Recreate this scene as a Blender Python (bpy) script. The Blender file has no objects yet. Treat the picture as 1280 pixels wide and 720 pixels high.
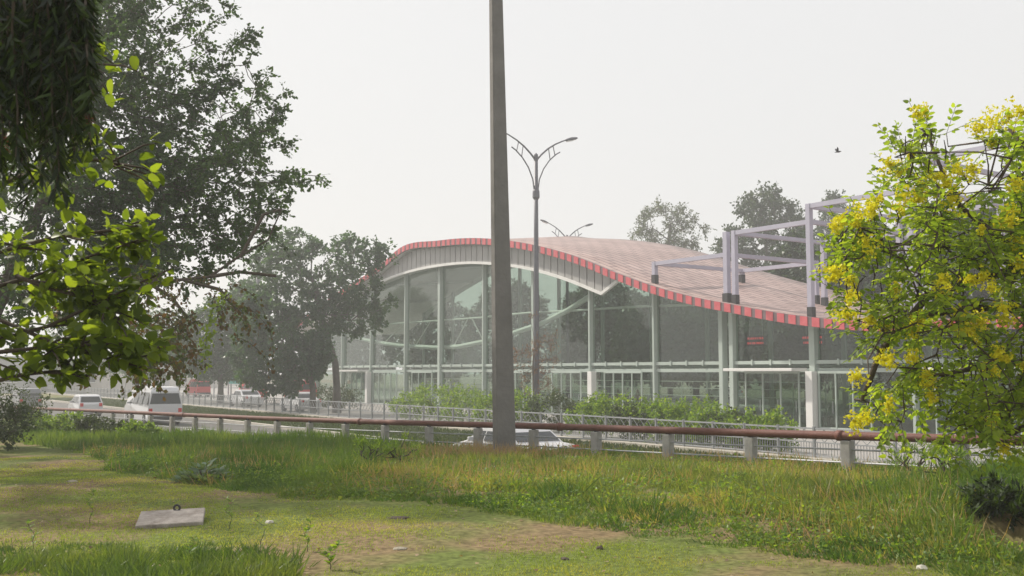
import bpy, math, random
import numpy as np
from mathutils import Vector
random.seed(7); R = np.random.default_rng(11)
SC = bpy.context.scene; COL = SC.collection
# ---------------------------------------------------------------- camera
F = 1280.0; PITCH = math.atan(105/F); EYE = 3.0
cam = bpy.data.cameras.new('camera'); camo = bpy.data.objects.new('camera', cam); COL.objects.link(camo)
camo.location = (0, 0, EYE); camo.rotation_euler = (math.pi/2+PITCH, 0, 0)
cam.sensor_width = 36; cam.lens = 36*F/1280; cam.clip_end = 3000
cam.dof.use_dof = True; cam.dof.focus_distance = 45; cam.dof.aperture_fstop = 8
SC.camera = camo
# ---------------------------------------------------------------- light
SUN_AZ = (-0.86, 0.51); SUN_EL = math.radians(42)
w = bpy.data.worlds.new('World'); SC.world = w; w.use_nodes = True
nt = w.node_tree; bg = nt.nodes['Background']; sky = nt.nodes.new('ShaderNodeTexSky')
sky.sky_type = 'NISHITA'; sky.sun_disc = False; sky.sun_elevation = SUN_EL
sky.sun_rotation = math.atan2(SUN_AZ[0], SUN_AZ[1]); sky.dust_density = 6; sky.air_density = 1.5; sky.ozone_density = 2
mx = nt.nodes.new('ShaderNodeMix'); mx.data_type = 'RGBA'; mx.inputs[0].default_value = 0.88
mx.inputs[7].default_value = (8.15, 8.08, 8.02, 1)          # overcast veil over the clear sky
nt.links.new(sky.outputs[0], mx.inputs[6]); nt.links.new(mx.outputs[2], bg.inputs[0]); bg.inputs[1].default_value = 0.1
sl = bpy.data.lights.new('sun', 'SUN'); sl.energy = 4.4; sl.angle = math.radians(1.5); sl.color = (1, .93, .82)
so = bpy.data.objects.new('sun', sl); COL.objects.link(so); so.location = (0, 0, 60)
sd = Vector((SUN_AZ[0]*math.cos(SUN_EL), SUN_AZ[1]*math.cos(SUN_EL), math.sin(SUN_EL)))
so.rotation_euler = sd.to_track_quat('Z', 'Y').to_euler()
SC.view_settings.view_transform = 'Standard'; SC.view_settings.look = 'None'
SC.view_settings.exposure = 0.17; SC.view_settings.gamma = 1
SC.cycles.max_bounces = 6; SC.cycles.transparent_max_bounces = 24; SC.cycles.volume_bounces = 1
SC.cycles.transmission_bounces = 4; SC.cycles.diffuse_bounces = 3; SC.cycles.glossy_bounces = 3
SC.cycles.use_denoising = True
# ---------------------------------------------------------------- geometry helpers
CT, ST = math.cos(PITCH), math.sin(PITCH)
def P(px, py, Y):                       # a pixel of the 1280x720 photograph at forward distance Y
    a = (px-640)/F; b = (360-py)/F
    dy = CT-b*ST; dz = ST+b*CT
    return np.array((a/dy*Y, Y, EYE+dz/dy*Y))
U = np.array((-.5666, .8240, 0)); N = np.array((.8240, .5666, 0))   # along / across the road
def S(s, t, z=0.0): v = U*s+N*t; return np.array((v[0], v[1], z))
def PT(px, py, t):                      # pixel on the vertical plane at distance t across the road
    d = P(px, py, 1.0)-np.array((0, 0, EYE)); k = t/(d@N); return np.array((0, 0, EYE))+d*k
def st(p): return float(p@U), float(p@N)
def YT(px, t): return PT(px, 465, t)[1]
def unit(v): v = np.asarray(v, float); return v/(np.linalg.norm(v)+1e-9)

class MB:
    def __init__(s): s.v = []; s.f = []; s.m = []; s.uv = None
    def add(s, vs, fs, m=0):
        o = len(s.v); s.v.extend([tuple(map(float, x)) for x in vs]); s.f.extend([tuple(i+o for i in f) for f in fs]); s.m.extend([m]*len(fs))
        return s
    def box(s, c, size, ax=None, m=0):  # centre, size, axes
        c = np.asarray(c, float); X, Y, Z = ax if ax is not None else (np.array((1, 0, 0)), np.array((0, 1, 0)), np.array((0, 0, 1)))
        X, Y, Z = X*size[0]/2, Y*size[1]/2, Z*size[2]/2
        vs = [c+a*X+b*Y+d*Z for a, b, d in ((-1,-1,-1),(1,-1,-1),(1,1,-1),(-1,1,-1),(-1,-1,1),(1,-1,1),(1,1,1),(-1,1,1))]
        return s.add(vs, [(0,3,2,1),(4,5,6,7),(0,1,5,4),(1,2,6,5),(2,3,7,6),(3,0,4,7)], m)
    def sbox(s, s0, s1, t0, t1, z0, z1, m=0):   # box in road coordinates
        return s.box(S((s0+s1)/2, (t0+t1)/2, (z0+z1)/2), (s1-s0, t1-t0, z1-z0), (U, N, np.array((0, 0, 1.))), m)
    def tube(s, pts, rad, n=8, m=0, cap=True, square=False):
        pts = [np.asarray(p, float) for p in pts]
        if not hasattr(rad, '__len__'): rad = [rad]*len(pts)
        vs = []; up = None
        for i, p in enumerate(pts):
            d = unit(pts[min(i+1, len(pts)-1)]-pts[max(i-1, 0)])
            if up is None: up = np.array((0, 0, 1.)) if abs(d[2]) < .9 else np.array((1., 0, 0))
            a = unit(np.cross(d, up)); b = np.cross(a, d); up = b
            for k in range(n):
                th = 2*math.pi*(k+(.5 if square else 0))/n; vs.append(p+(a*math.cos(th)+b*math.sin(th))*rad[i])
        fs = [(i*n+k, i*n+(k+1) % n, (i+1)*n+(k+1) % n, (i+1)*n+k) for i in range(len(pts)-1) for k in range(n)]
        if cap: fs += [tuple(range(n))[::-1], tuple((len(pts)-1)*n+k for k in range(n))]
        return s.add(vs, fs, m)
    def lathe(s, c, prof, n=16, m=0):
        vs = [(c[0]+r*math.cos(2*math.pi*k/n), c[1]+r*math.sin(2*math.pi*k/n), c[2]+z) for r, z in prof for k in range(n)]
        fs = [(i*n+k, i*n+(k+1) % n, (i+1)*n+(k+1) % n, (i+1)*n+k) for i in range(len(prof)-1) for k in range(n)]
        fs += [tuple(range(n))[::-1], tuple((len(prof)-1)*n+k for k in range(n))]
        return s.add(vs, fs, m)
    def build(s, name, mats, parent=None, loc=None, smooth=False, bevel=0):
        me = bpy.data.meshes.new(name); L = base(parent, loc)
        me.from_pydata([(v[0]-L[0], v[1]-L[1], v[2]-L[2]) for v in s.v], [], s.f)
        o = fin(name, me, mats, parent, loc, smooth)
        me.polygons.foreach_set('material_index', s.m)
        if bevel:
            b = o.modifiers.new('bevel', 'BEVEL'); b.width = bevel; b.segments = 2; b.limit_method = 'ANGLE'
        return o
def base(parent, loc):
    if parent is not None:
        return parent['_L'] if '_L' in parent else (0, 0, 0)
    return loc if loc is not None else (0, 0, 0)
def fin(name, me, mats, parent, loc, smooth):
    if not isinstance(mats, (list, tuple)): mats = [mats]
    for m in mats: me.materials.append(m)
    if smooth: me.polygons.foreach_set('use_smooth', [True]*len(me.polygons))
    o = bpy.data.objects.new(name, me); COL.objects.link(o)
    if parent is not None: o.parent = parent; o['_L'] = list(base(parent, None))
    elif loc is not None: o.location = tuple(map(float, loc)); o['_L'] = [float(x) for x in loc]
    return o
def npmesh(name, V, Q, mats, parent=None, loc=None, smooth=False, T=None):  # numpy verts, quads (Nx4), tris
    me = bpy.data.meshes.new(name); L = np.array(base(parent, loc), float)
    V = np.asarray(V, np.float32)-L.astype(np.float32)
    Q = np.zeros((0, 4), int) if Q is None else Q; T = np.zeros((0, 3), int) if T is None else T
    me.vertices.add(len(V)); me.vertices.foreach_set('co', V.ravel())
    me.loops.add(Q.size+T.size); me.loops.foreach_set('vertex_index', np.concatenate([Q.ravel(), T.ravel()]).astype(np.int32))
    me.polygons.add(len(Q)+len(T))
    me.polygons.foreach_set('loop_start', np.concatenate([np.arange(len(Q))*4, Q.size+np.arange(len(T))*3]).astype(np.int32))
    me.update(calc_edges=True); me.validate()
    return fin(name, me, mats, parent, loc, smooth)
def tag(o, label=None, cat=None, group=None, kind=None):
    if label: o['label'] = label
    if cat: o['category'] = cat
    if group: o['group'] = group
    if kind: o['kind'] = kind
    return o
def empty(name, loc, label=None, cat=None, group=None):
    o = bpy.data.objects.new(name, None); COL.objects.link(o); o.location = tuple(map(float, loc)); o['_L'] = [float(x) for x in loc]
    return tag(o, label, cat, group)
def copy_tree(o, parent=None):
    c = o.copy(); COL.objects.link(c); c.parent = parent
    for ch in [x for x in COL.objects if x.parent == o]: copy_tree(ch, c)
    return c
# ---------------------------------------------------------------- materials
def lk(nt, a, b): nt.links.new(a, b)
def mat(name, c, rough=.6, metal=0, var=.12, scale=3.0, c2=None, bump=0, bscale=None, spec=.4):
    m = bpy.data.materials.new(name); m.use_nodes = True; nt = m.node_tree; b = nt.nodes['Principled BSDF']
    tc = nt.nodes.new('ShaderNodeTexCoord'); no = nt.nodes.new('ShaderNodeTexNoise'); no.inputs['Scale'].default_value = scale
    no.inputs['Detail'].default_value = 6; no.inputs['Roughness'].default_value = .65
    lk(nt, tc.outputs['Object'], no.inputs['Vector'])
    cr = nt.nodes.new('ShaderNodeValToRGB'); lk(nt, no.outputs[0], cr.inputs[0])
    cr.color_ramp.elements[0].position = .3; cr.color_ramp.elements[1].position = .7
    c2_ = c2 or tuple(min(1, x*(1+var)) for x in c); c1_ = tuple(x*(1-var) for x in c) if not c2 else c
    cr.color_ramp.elements[0].color = (*c1_, 1); cr.color_ramp.elements[1].color = (*c2_, 1)
    lk(nt, cr.outputs[0], b.inputs['Base Color'])
    b.inputs['Roughness'].default_value = rough; b.inputs['Metallic'].default_value = metal; b.inputs['Specular IOR Level'].default_value = spec
    if bump:
        n2 = nt.nodes.new('ShaderNodeTexNoise'); n2.inputs['Scale'].default_value = bscale or scale*8; n2.inputs['Detail'].default_value = 4
        lk(nt, tc.outputs['Object'], n2.inputs['Vector'])
        bp = nt.nodes.new('ShaderNodeBump'); bp.inputs['Strength'].default_value = bump; bp.inputs['Distance'].default_value = .03
        lk(nt, n2.outputs[0], bp.inputs['Height']); lk(nt, bp.outputs[0], b.inputs['Normal'])
    return m
def leafmat(name, cols, trans=.4, rough=.45, spec=.35, big=0, tcol=None):
    m = bpy.data.materials.new(name); m.use_nodes = True; nt = m.node_tree; b = nt.nodes['Principled BSDF']; out = nt.nodes['Material Output']
    g = nt.nodes.new('ShaderNodeNewGeometry'); cr = nt.nodes.new('ShaderNodeValToRGB')
    el = cr.color_ramp.elements
    while len(el) < len(cols): el.new(.5)
    for i, c in enumerate(cols): el[i].position = i/(len(cols)-1); el[i].color = (*c, 1)
    if big:
        tc = nt.nodes.new('ShaderNodeTexCoord'); no = nt.nodes.new('ShaderNodeTexNoise'); no.inputs['Scale'].default_value = big; no.inputs['Detail'].default_value = 3
        lk(nt, tc.outputs['Object'], no.inputs['Vector'])
        ma = nt.nodes.new('ShaderNodeMath'); ma.operation = 'MULTIPLY_ADD'; ma.inputs[1].default_value = 2.2; ma.inputs[2].default_value = -.85
        lk(nt, no.outputs[0], ma.inputs[0])
        a2 = nt.nodes.new('ShaderNodeMath'); a2.operation = 'MULTIPLY_ADD'; a2.inputs[1].default_value = .5
        lk(nt, g.outputs['Random Per Island'], a2.inputs[0]); lk(nt, ma.outputs[0], a2.inputs[2]); lk(nt, a2.outputs[0], cr.inputs[0])
    else: lk(nt, g.outputs['Random Per Island'], cr.inputs[0])
    lk(nt, cr.outputs[0], b.inputs['Base Color']); b.inputs['Roughness'].default_value = rough; b.inputs['Specular IOR Level'].default_value = spec
    tr = nt.nodes.new('ShaderNodeBsdfTranslucent'); hs = nt.nodes.new('ShaderNodeMix'); hs.data_type = 'RGBA'; hs.blend_type = 'MULTIPLY'; hs.inputs[0].default_value = 1
    hs.inputs[7].default_value = tcol or (2.3, 2.1, .8, 1); lk(nt, cr.outputs[0], hs.inputs[6]); lk(nt, hs.outputs[2], tr.inputs[0])
    ms = nt.nodes.new('ShaderNodeMixShader'); ms.inputs[0].default_value = trans
    lk(nt, b.outputs[0], ms.inputs[1]); lk(nt, tr.outputs[0], ms.inputs[2]); lk(nt, ms.outputs[0], out.inputs[0])
    return m
def glassmat(name, tint, refl=1.0):
    m = bpy.data.materials.new(name); m.use_nodes = True; nt = m.node_tree; nt.nodes.remove(nt.nodes['Principled BSDF']); out = nt.nodes['Material Output']
    t = nt.nodes.new('ShaderNodeBsdfTransparent'); t.inputs[0].default_value = (*tint, 1)
    g = nt.nodes.new('ShaderNodeBsdfGlossy'); g.inputs['Roughness'].default_value = .03; g.inputs[0].default_value = (.88, .92, .9, 1)
    tc = nt.nodes.new('ShaderNodeTexCoord'); no = nt.nodes.new('ShaderNodeTexNoise'); no.inputs['Scale'].default_value = .6; lk(nt, tc.outputs['Object'], no.inputs['Vector'])
    bp = nt.nodes.new('ShaderNodeBump'); bp.inputs['Strength'].default_value = .25; bp.inputs['Distance'].default_value = .05
    lk(nt, no.outputs[0], bp.inputs['Height']); lk(nt, bp.outputs[0], g.inputs['Normal'])
    fr = nt.nodes.new('ShaderNodeFresnel'); fr.inputs[0].default_value = 1.5
    mu = nt.nodes.new('ShaderNodeMath'); mu.operation = 'MULTIPLY'; lk(nt, fr.outputs[0], mu.inputs[0]); ge = nt.nodes.new('ShaderNodeNewGeometry'); iv = nt.nodes.new('ShaderNodeMath'); iv.operation = 'MULTIPLY_ADD'; iv.inputs[1].default_value = -refl; iv.inputs[2].default_value = refl; lk(nt, ge.outputs['Backfacing'], iv.inputs[0]); lk(nt, iv.outputs[0], mu.inputs[1])
    ms = nt.nodes.new('ShaderNodeMixShader'); lk(nt, mu.outputs[0], ms.inputs[0]); lk(nt, t.outputs[0], ms.inputs[1]); lk(nt, g.outputs[0], ms.inputs[2])
    lk(nt, ms.outputs[0], out.inputs[0]); return m
def emis(name, c, s):
    m = bpy.data.materials.new(name); m.use_nodes = True; b = m.node_tree.nodes['Principled BSDF']
    b.inputs['Base Color'].default_value = (*c, 1); b.inputs['Emission Color'].default_value = (*c, 1); b.inputs['Emission Strength'].default_value = s; return m
M = dict(
    asphalt=mat('asphalt', (.11, .105, .10), .9, var=.2, scale=.7, bump=.2, bscale=30),
    paving=mat('paving', (.30, .285, .27), .85, var=.12, scale=.5, bump=.1),
    kerb=mat('kerb_concrete', (.42, .39, .34), .85, var=.15, scale=1.5),
    concrete=mat('pole_concrete', (.18, .172, .165), .9, var=.16, scale=2.2, bump=.35, bscale=14),
    post=mat('post_concrete', (.32, .31, .295), .85, var=.2, scale=5, bump=.2),
    rust=mat('rusty_paint', (.10, .036, .028), .65, c2=(.17, .068, .05), scale=4, bump=.2),
    rail=mat('galvanised_rail', (.36, .37, .39), .5, .3, var=.15, scale=6),
    steelgrey=mat('fence_paint', (.27, .28, .29), .55, .2, var=.15, scale=4),
    lilac=mat('lilac_steel_paint', (.40, .385, .47), .55, var=.07, scale=1.2),
    blackpaint=mat('black_steel', (.03, .03, .035), .6),
    trusspaint=mat('truss_paint', (.78, .75, .75), .5, var=.05, scale=1),
    mullion=mat('mullion_paint', (.40, .46, .42), .5, var=.06, scale=1),
    white=mat('white_paint', (.72, .71, .69), .5, var=.05, scale=1.5),
    panel=mat('fascia_metal', (.37, .36, .355), .5, .3, var=.08, scale=.6),
    dark=mat('dark_gap', (.05, .045, .05), .8),
    red=mat('red_edge_paint', (.50, .075, .095), .6, c2=(.60, .13, .15), scale=2.5),
    gap=mat('edge_grey', (.17, .12, .13), .6),
    ceil=mat('ceiling_board', (.6, .62, .6), .8),
    glass=glassmat('front_glass', (.77, .83, .79), 1.25),
    glassb=glassmat('rear_glass', (.77, .82, .785), .8),
    carglass=mat('car_glass', (.025, .03, .035), .08, spec=.6, var=.1),
    carwhite=mat('white_car_paint', (.58, .58, .60), .25, var=.02), cargrey=mat('grey_car_paint', (.16, .165, .18), .3, var=.04),
    carred=mat('red_car_paint', (.5, .04, .05), .3, var=.05), carblue=mat('blue_stripe_paint', (.08, .12, .25), .3),
    tyre=mat('tyre_rubber', (.02, .02, .02), .9), rim=mat('wheel_rim', (.4, .4, .42), .35, .7),
    lamp=mat('lens', (.75, .75, .72), .15), tail=mat('tail_lens', (.5, .03, .03), .2),
    lampmetal=mat('lamp_post_paint', (.13, .13, .15), .5, .3, var=.08),
    burnt=mat('damp_earth', (.018, .014, .010), .95, var=.4, scale=12, bump=.6),
    bark=mat('bark', (.085, .065, .05), .95, var=.3, scale=6, bump=.6, bscale=25),
    barkg=mat('grey_bark', (.12, .105, .09), .95, var=.25, scale=4, bump=.5, bscale=20),
    twig=mat('twig_bark', (.07, .055, .04), .9),
    slab=mat('slab_concrete', (.20, .17, .145), .9, c2=(.48, .43, .39), scale=7, bump=.4, bscale=40),
    stone=mat('stone', (.30, .27, .21), .9, var=.25, scale=9, bump=.5), litter=mat('paper', (.5, .48, .43), .7),
    build=mat('far_plaster', (.50, .47, .43), .9, var=.08), build2=mat('far_plaster_grey', (.38, .38, .39), .9, var=.08), window=mat('far_window', (.06, .07, .08), .3),
    teal=mat('teal_board', (.05, .22, .21), .6), skin=mat('skin', (.25, .14, .09), .6), cloth1=mat('dark_cloth', (.03, .035, .05), .9), cloth2=mat('brown_cloth', (.16, .06, .045), .9), cloth3=mat('blue_cloth', (.05, .08, .16), .9),
    hair=mat('hair', (.01, .01, .01), .7), led=emis('red_led', (.8, .05, .06), .5), seat=mat('seat_metal', (.35, .36, .38), .4, .6), pod=mat('dry_pod', (.035, .025, .015), .8),
    orange=mat('rusty_barrier', (.45, .25, .1), .7, var=.3),
)
# ---------------------------------------------------------------- the ground
LP0 = np.array((6.45, 15.0)); LP1 = np.array((-22.9, 48.0)); LD = unit(LP1-LP0); LN = np.array((LD[1], -LD[0]))   # pipe line, normal to the road side
_h = R.uniform(-1, 1, (200, 200))
def vnoise(x, y, f):
    x = np.asarray(x)*f+77.3; y = np.asarray(y)*f+51.7; xi = np.floor(x).astype(int); yi = np.floor(y).astype(int); fx = x-xi; fy = y-yi
    fx = fx*fx*(3-2*fx); fy = fy*fy*(3-2*fy); h = lambda i, j: _h[i % 200, j % 200]
    return (h(xi, yi)*(1-fx)+h(xi+1, yi)*fx)*(1-fy)+(h(xi, yi+1)*(1-fx)+h(xi+1, yi+1)*fx)*fy
def pipe_d(x, y): return (np.asarray(x)-LP0[0])*LN[0]+(np.asarray(y)-LP0[1])*LN[1]
def sm(a, b, x): t = np.clip((x-a)/(b-a), 0, 1); return t*t*(3-2*t)
def H(x, y):
    x = np.asarray(x, float); y = np.asarray(y, float)
    g = 1.4-.0265*np.maximum(0, y-14)+.05*vnoise(x, y, .35)+.018*vnoise(x, y, 1.7)
    g = g+.42*np.exp(-(((x-6.7)/1.7)**2+((y-11.6)/1.3)**2))+.10*sm(0, 2.5, y-edge_y(x))*(y < 30)
    g = g-.6*np.exp(-(((x-4.85)/.42)**4+((y-9.8)/.85)**4))
    k = sm(.5, 2.9, pipe_d(x, y)); return np.maximum(g, .3)*(1-k)-.25*k
EX = [(-60, 60), (-24, 42), (-15, 31), (-9.6, 23), (-8.0, 20.5), (-6.9, 17.6), (-4.6, 15.2), (-2.6, 13.0), (-.8, 12.2), (1.0, 10.7), (2.5, 9.2), (4.1, 7.9), (6, 7), (20, 5)]
def edge_y(x): return np.interp(x, [e[0] for e in EX], [e[1] for e in EX])
def G(px, py):
    d = P(px, py, 1.0)-np.array((0, 0, EYE)); lo = 2.0
    for k in range(4000):
        lo += .03; p = np.array((0, 0, EYE))+d*lo
        if p[2] < H(p[0], p[1]): break
    return p
def grid(name, xs, ys, zf, m, kind='structure'):
    X, Y = np.meshgrid(xs, ys); Z = zf(X, Y); V = np.stack([X, Y, Z], -1).reshape(-1, 3); nx = len(xs); ny = len(ys)
    i, j = np.meshgrid(np.arange(nx-1), np.arange(ny-1)); a = (j*nx+i).ravel()
    o = npmesh(name, V, np.stack([a, a+1, a+nx+1, a+nx], -1), m, smooth=True); return tag(o, kind=kind)
soil = bpy.data.materials.new('verge_soil'); soil.use_nodes = True
def soil_nodes():
    nt = soil.node_tree; b = nt.nodes['Principled BSDF']; b.inputs['Roughness'].default_value = .95; b.inputs['Specular IOR Level'].default_value = .1
    tc = nt.nodes.new('ShaderNodeTexCoord')
    def noise(sc, det): n = nt.nodes.new('ShaderNodeTexNoise'); n.inputs['Scale'].default_value = sc; n.inputs['Detail'].default_value = det; lk(nt, tc.outputs['Object'], n.inputs['Vector']); return n
    a = noise(.55, 5); c = noise(14, 5)
    r1 = nt.nodes.new('ShaderNodeValToRGB'); lk(nt, a.outputs[0], r1.inputs[0]); e = r1.color_ramp.elements
    e[0].position = .42; e[0].color = (.21, .155, .085, 1); e[1].position = .56; e[1].color = (.13, .16, .042, 1)
    r2 = nt.nodes.new('ShaderNodeValToRGB'); lk(nt, c.outputs[0], r2.inputs[0]); e = r2.color_ramp.elements
    e[0].position = .3; e[0].color = (.55, .55, .55, 1); e[1].position = .7; e[1].color = (1.25, 1.25, 1.25, 1)
    mm = nt.nodes.new('ShaderNodeMix'); mm.data_type = 'RGBA'; mm.blend_type = 'MULTIPLY'; mm.inputs[0].default_value = 1
    lk(nt, r1.outputs[0], mm.inputs[6]); lk(nt, r2.outputs[0], mm.inputs[7]); lk(nt, mm.outputs[2], b.inputs['Base Color'])
    bp = nt.nodes.new('ShaderNodeBump'); bp.inputs['Strength'].default_value = .6; bp.inputs['Distance'].default_value = .03; lk(nt, c.outputs[0], bp.inputs['Height']); lk(nt, bp.outputs[0], b.inputs['Normal'])
soil_nodes()
M['farland'] = mat('far_land', (.12, .12, .07), .95, c2=(.2, .18, .13), scale=.05)
tag(MB().add([(-900, -100, -.30), (900, -100, -.30), (900, 1500, -.30), (-900, 1500, -.30)], [(0, 1, 2, 3)]).build('ground', M['farland']), kind='structure')
grid('verge_ground', np.arange(-45, 22, .22), np.concatenate([np.arange(-3, 30, .22), np.arange(30, 75, .5)]), H, soil)
def strip(name, t0, t1, z, m, s0=-60, s1=330):
    o = MB().add([S(s0, t0, z), S(s0, t1, z), S(s1, t1, z), S(s1, t0, z)], [(0, 3, 2, 1)]).build(name, m); return tag(o, kind='structure')
strip('road', 12.2, 20.8, .0, M['asphalt'])
mk = MB()
for s in np.arange(-20, 200, 6): mk.add([S(s, 16.6, .004), S(s, 16.75, .004), S(s+3, 16.75, .004), S(s+3, 16.6, .004)], [(0, 3, 2, 1)])
tag(mk.build('lane_marking', M['white']), kind='structure')
o = MB().sbox(-40, 300, 20.8, 21.1, -.2, .15).build('kerb', M['kerb']); tag(o, kind='structure')
tag(MB().sbox(-40, 300, 21.102, 26.6, -.25, .11).build('median_verge', soil), kind='structure')
tag(MB().sbox(-40, 300, 26.6, 27.2, -.25, .25).build('fence_plinth_kerb', M['kerb']), kind='structure')
strip('station_plaza', 27.2, 75, .06, M['paving'], -30, 220)
strip('far_road', 75, 90, .0, M['asphalt'], -60, 300)

# ---------------------------------------------------------------- station building
def spl(xs, ys):
    xs = np.array(xs, float); ys = np.array(ys, float); o = np.argsort(xs); xs = xs[o]; ys = ys[o]; m = np.gradient(ys, xs)
    def f(x):
        x = np.clip(x, xs[0], xs[-1]); i = np.clip(np.searchsorted(xs, x)-1, 0, len(xs)-2); h = xs[i+1]-xs[i]; t = (x-xs[i])/h
        return (2*t**3-3*t**2+1)*ys[i]+(t**3-2*t**2+t)*h*m[i]+(-2*t**3+3*t**2)*ys[i+1]+(t**3-t**2)*h*m[i+1]
    return f
TF, TB, TG = 42.0, 56.5, 43.3
def curve_px(pts, t): 
    o = [PT(x, y, t) for x, y in pts]; return [float(p@U) for p in o], [p[2] for p in o]
cs, cz = curve_px([(484,326),(500,312),(550,301.5),(590,298.5),(640,302),(680,309.5),(720,321),(775,343),(820,359),(870,372.5),(917,381.5),(977,392.5),(1054,401)], TF)
cs += [25, 16, 8, 92, 98, 104]; cz += [cz[-1]-.25, cz[-1]-.2, cz[-1]+.2, 10.2, 8.6, 7.0]
zf = spl(cs, cz)
bs, bz = curve_px([(700,298),(745,298),(790,300),(860,311),(900,322),(940,335),(1000,352),(1050,365),(1110,385)], TB)
bs += [18, 8, 78, 86, 95, 104]; bz += [bz[-1]-.2, bz[-1], 14.0, 12.9, 10.6, 7.6]
zb = spl(bs, bz)
def roof_z(s, t):
    v = np.clip((t-TF)/(TB-TF), 0, 1); return zf(s)*(1-v)+zb(s)*v
BL = S(60, 49, 0)
st_root = empty('bus_station', BL, 'long glass-walled bus station under a pink wave-shaped roof with a red striped edge', 'building')
# roof
ss = np.arange(8, 104.01, .5); vv = np.linspace(0, 1, 7); nV = []; UVs = []
for v in vv:
    for s in ss:
        t = TF+(TB-TF)*v; p = S(s, t, roof_z(s, t)); nV.append(p); UVs.append((s, t))
ns = len(ss); top = len(nV); nV += [p-np.array((0, 0, .28)) for p in nV[:top]]
Q = []; nvv = len(vv)
for j in range(nvv-1):
    for i in range(ns-1):
        a = j*ns+i; Q.append((a, a+ns, a+ns+1, a+1)); Q.append((top+a, top+a+1, top+a+ns+1, top+a+ns))
for i in range(ns-1):
    a = i; Q.append((a, a+1, top+a+1, top+a)); a = (nvv-1)*ns+i; Q.append((a+1, a, top+a, top+a+1))
for j in range(nvv-1):
    a = j*ns; Q.append((a+ns, a, top+a, top+a+ns)); a = j*ns+ns-1; Q.append((a, a+ns, top+a+ns, top+a))
roofm = bpy.data.materials.new('roof_tiles'); roofm.use_nodes = True; nt = roofm.node_tree; b = nt.nodes['Principled BSDF']
uvn = nt.nodes.new('ShaderNodeUVMap'); br = nt.nodes.new('ShaderNodeTexBrick'); lk(nt, uvn.outputs[0], br.inputs[0])
br.inputs['Scale'].default_value = 1; br.inputs['Brick Width'].default_value = 1.7; br.inputs['Row Height'].default_value = .62; br.inputs['Mortar Size'].default_value = .06
br.inputs['Color1'].default_value = (.42, .31, .285, 1); br.inputs['Color2'].default_value = (.355, .25, .23, 1); br.inputs['Mortar'].default_value = (.09, .05, .05, 1)
br.inputs['Bias'].default_value = .1; br.inputs['Mortar Smooth'].default_value = .3
tc_ = nt.nodes.new('ShaderNodeTexCoord'); no = nt.nodes.new('ShaderNodeTexNoise'); no.inputs['Scale'].default_value = .45; no.inputs['Detail'].default_value = 7; lk(nt, tc_.outputs['Object'], no.inputs['Vector'])
r9 = nt.nodes.new('ShaderNodeValToRGB'); lk(nt, no.outputs[0], r9.inputs[0]); r9.color_ramp.elements[0].position = .35; r9.color_ramp.elements[1].position = .65; r9.color_ramp.elements[0].color = (.86, .84, .84, 1); r9.color_ramp.elements[1].color = (1.12, 1.12, 1.12, 1)
m9 = nt.nodes.new('ShaderNodeMix'); m9.data_type = 'RGBA'; m9.blend_type = 'MULTIPLY'; m9.inputs[0].default_value = 1; lk(nt, br.outputs[0], m9.inputs[6]); lk(nt, r9.outputs[0], m9.inputs[7]); lk(nt, m9.outputs[2], b.inputs['Base Color']); b.inputs['Roughness'].default_value = .5
bp = nt.nodes.new('ShaderNodeBump'); bp.inputs['Distance'].default_value = .03; bp.inputs['Strength'].default_value = .5; bp.invert = True; lk(nt, br.outputs['Fac'], bp.inputs['Height']); lk(nt, bp.outputs[0], b.inputs['Normal'])
ro = npmesh('roof', np.array(nV), np.array(Q), [roofm, M['ceil']], st_root, smooth=True)
me = ro.data; uv = me.uv_layers.new(name='UVMap'); li = np.zeros(len(me.loops), np.int32); me.loops.foreach_get('vertex_index', li)
U2 = np.array(UVs+UVs); uv.data.foreach_set('uv', U2[li].ravel().astype(np.float32))
me.polygons.foreach_set('material_index', [1 if min(p.vertices) >= top else 0 for p in me.polygons])
# striped edge
eb = MB()
def edge_seg(mb, s0, s1, t0, t1, dz0, dz1, m):
    vs = []
    for s in (s0, s1):
        z = float(zf(s))
        for t, d in ((t0, dz0), (t1, dz0), (t1, dz1), (t0, dz1)): vs.append(S(s, t, z+d))
    mb.add(vs, [(0, 1, 2, 3), (7, 6, 5, 4), (0, 4, 5, 1), (1, 5, 6, 2), (2, 6, 7, 3), (3, 7, 4, 0)], m)
for s in np.arange(8, 104, .5): edge_seg(eb, s, s+.5, TF-.14, TF-.002, .05, -.44, 1)
for s in np.arange(8.1, 103.6, .75): edge_seg(eb, s, s+.47, TF-.17, TF-.142, .04, -.43, 0)
eb.build('roof_edge', [M['red'], M['gap']], st_root)
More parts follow.
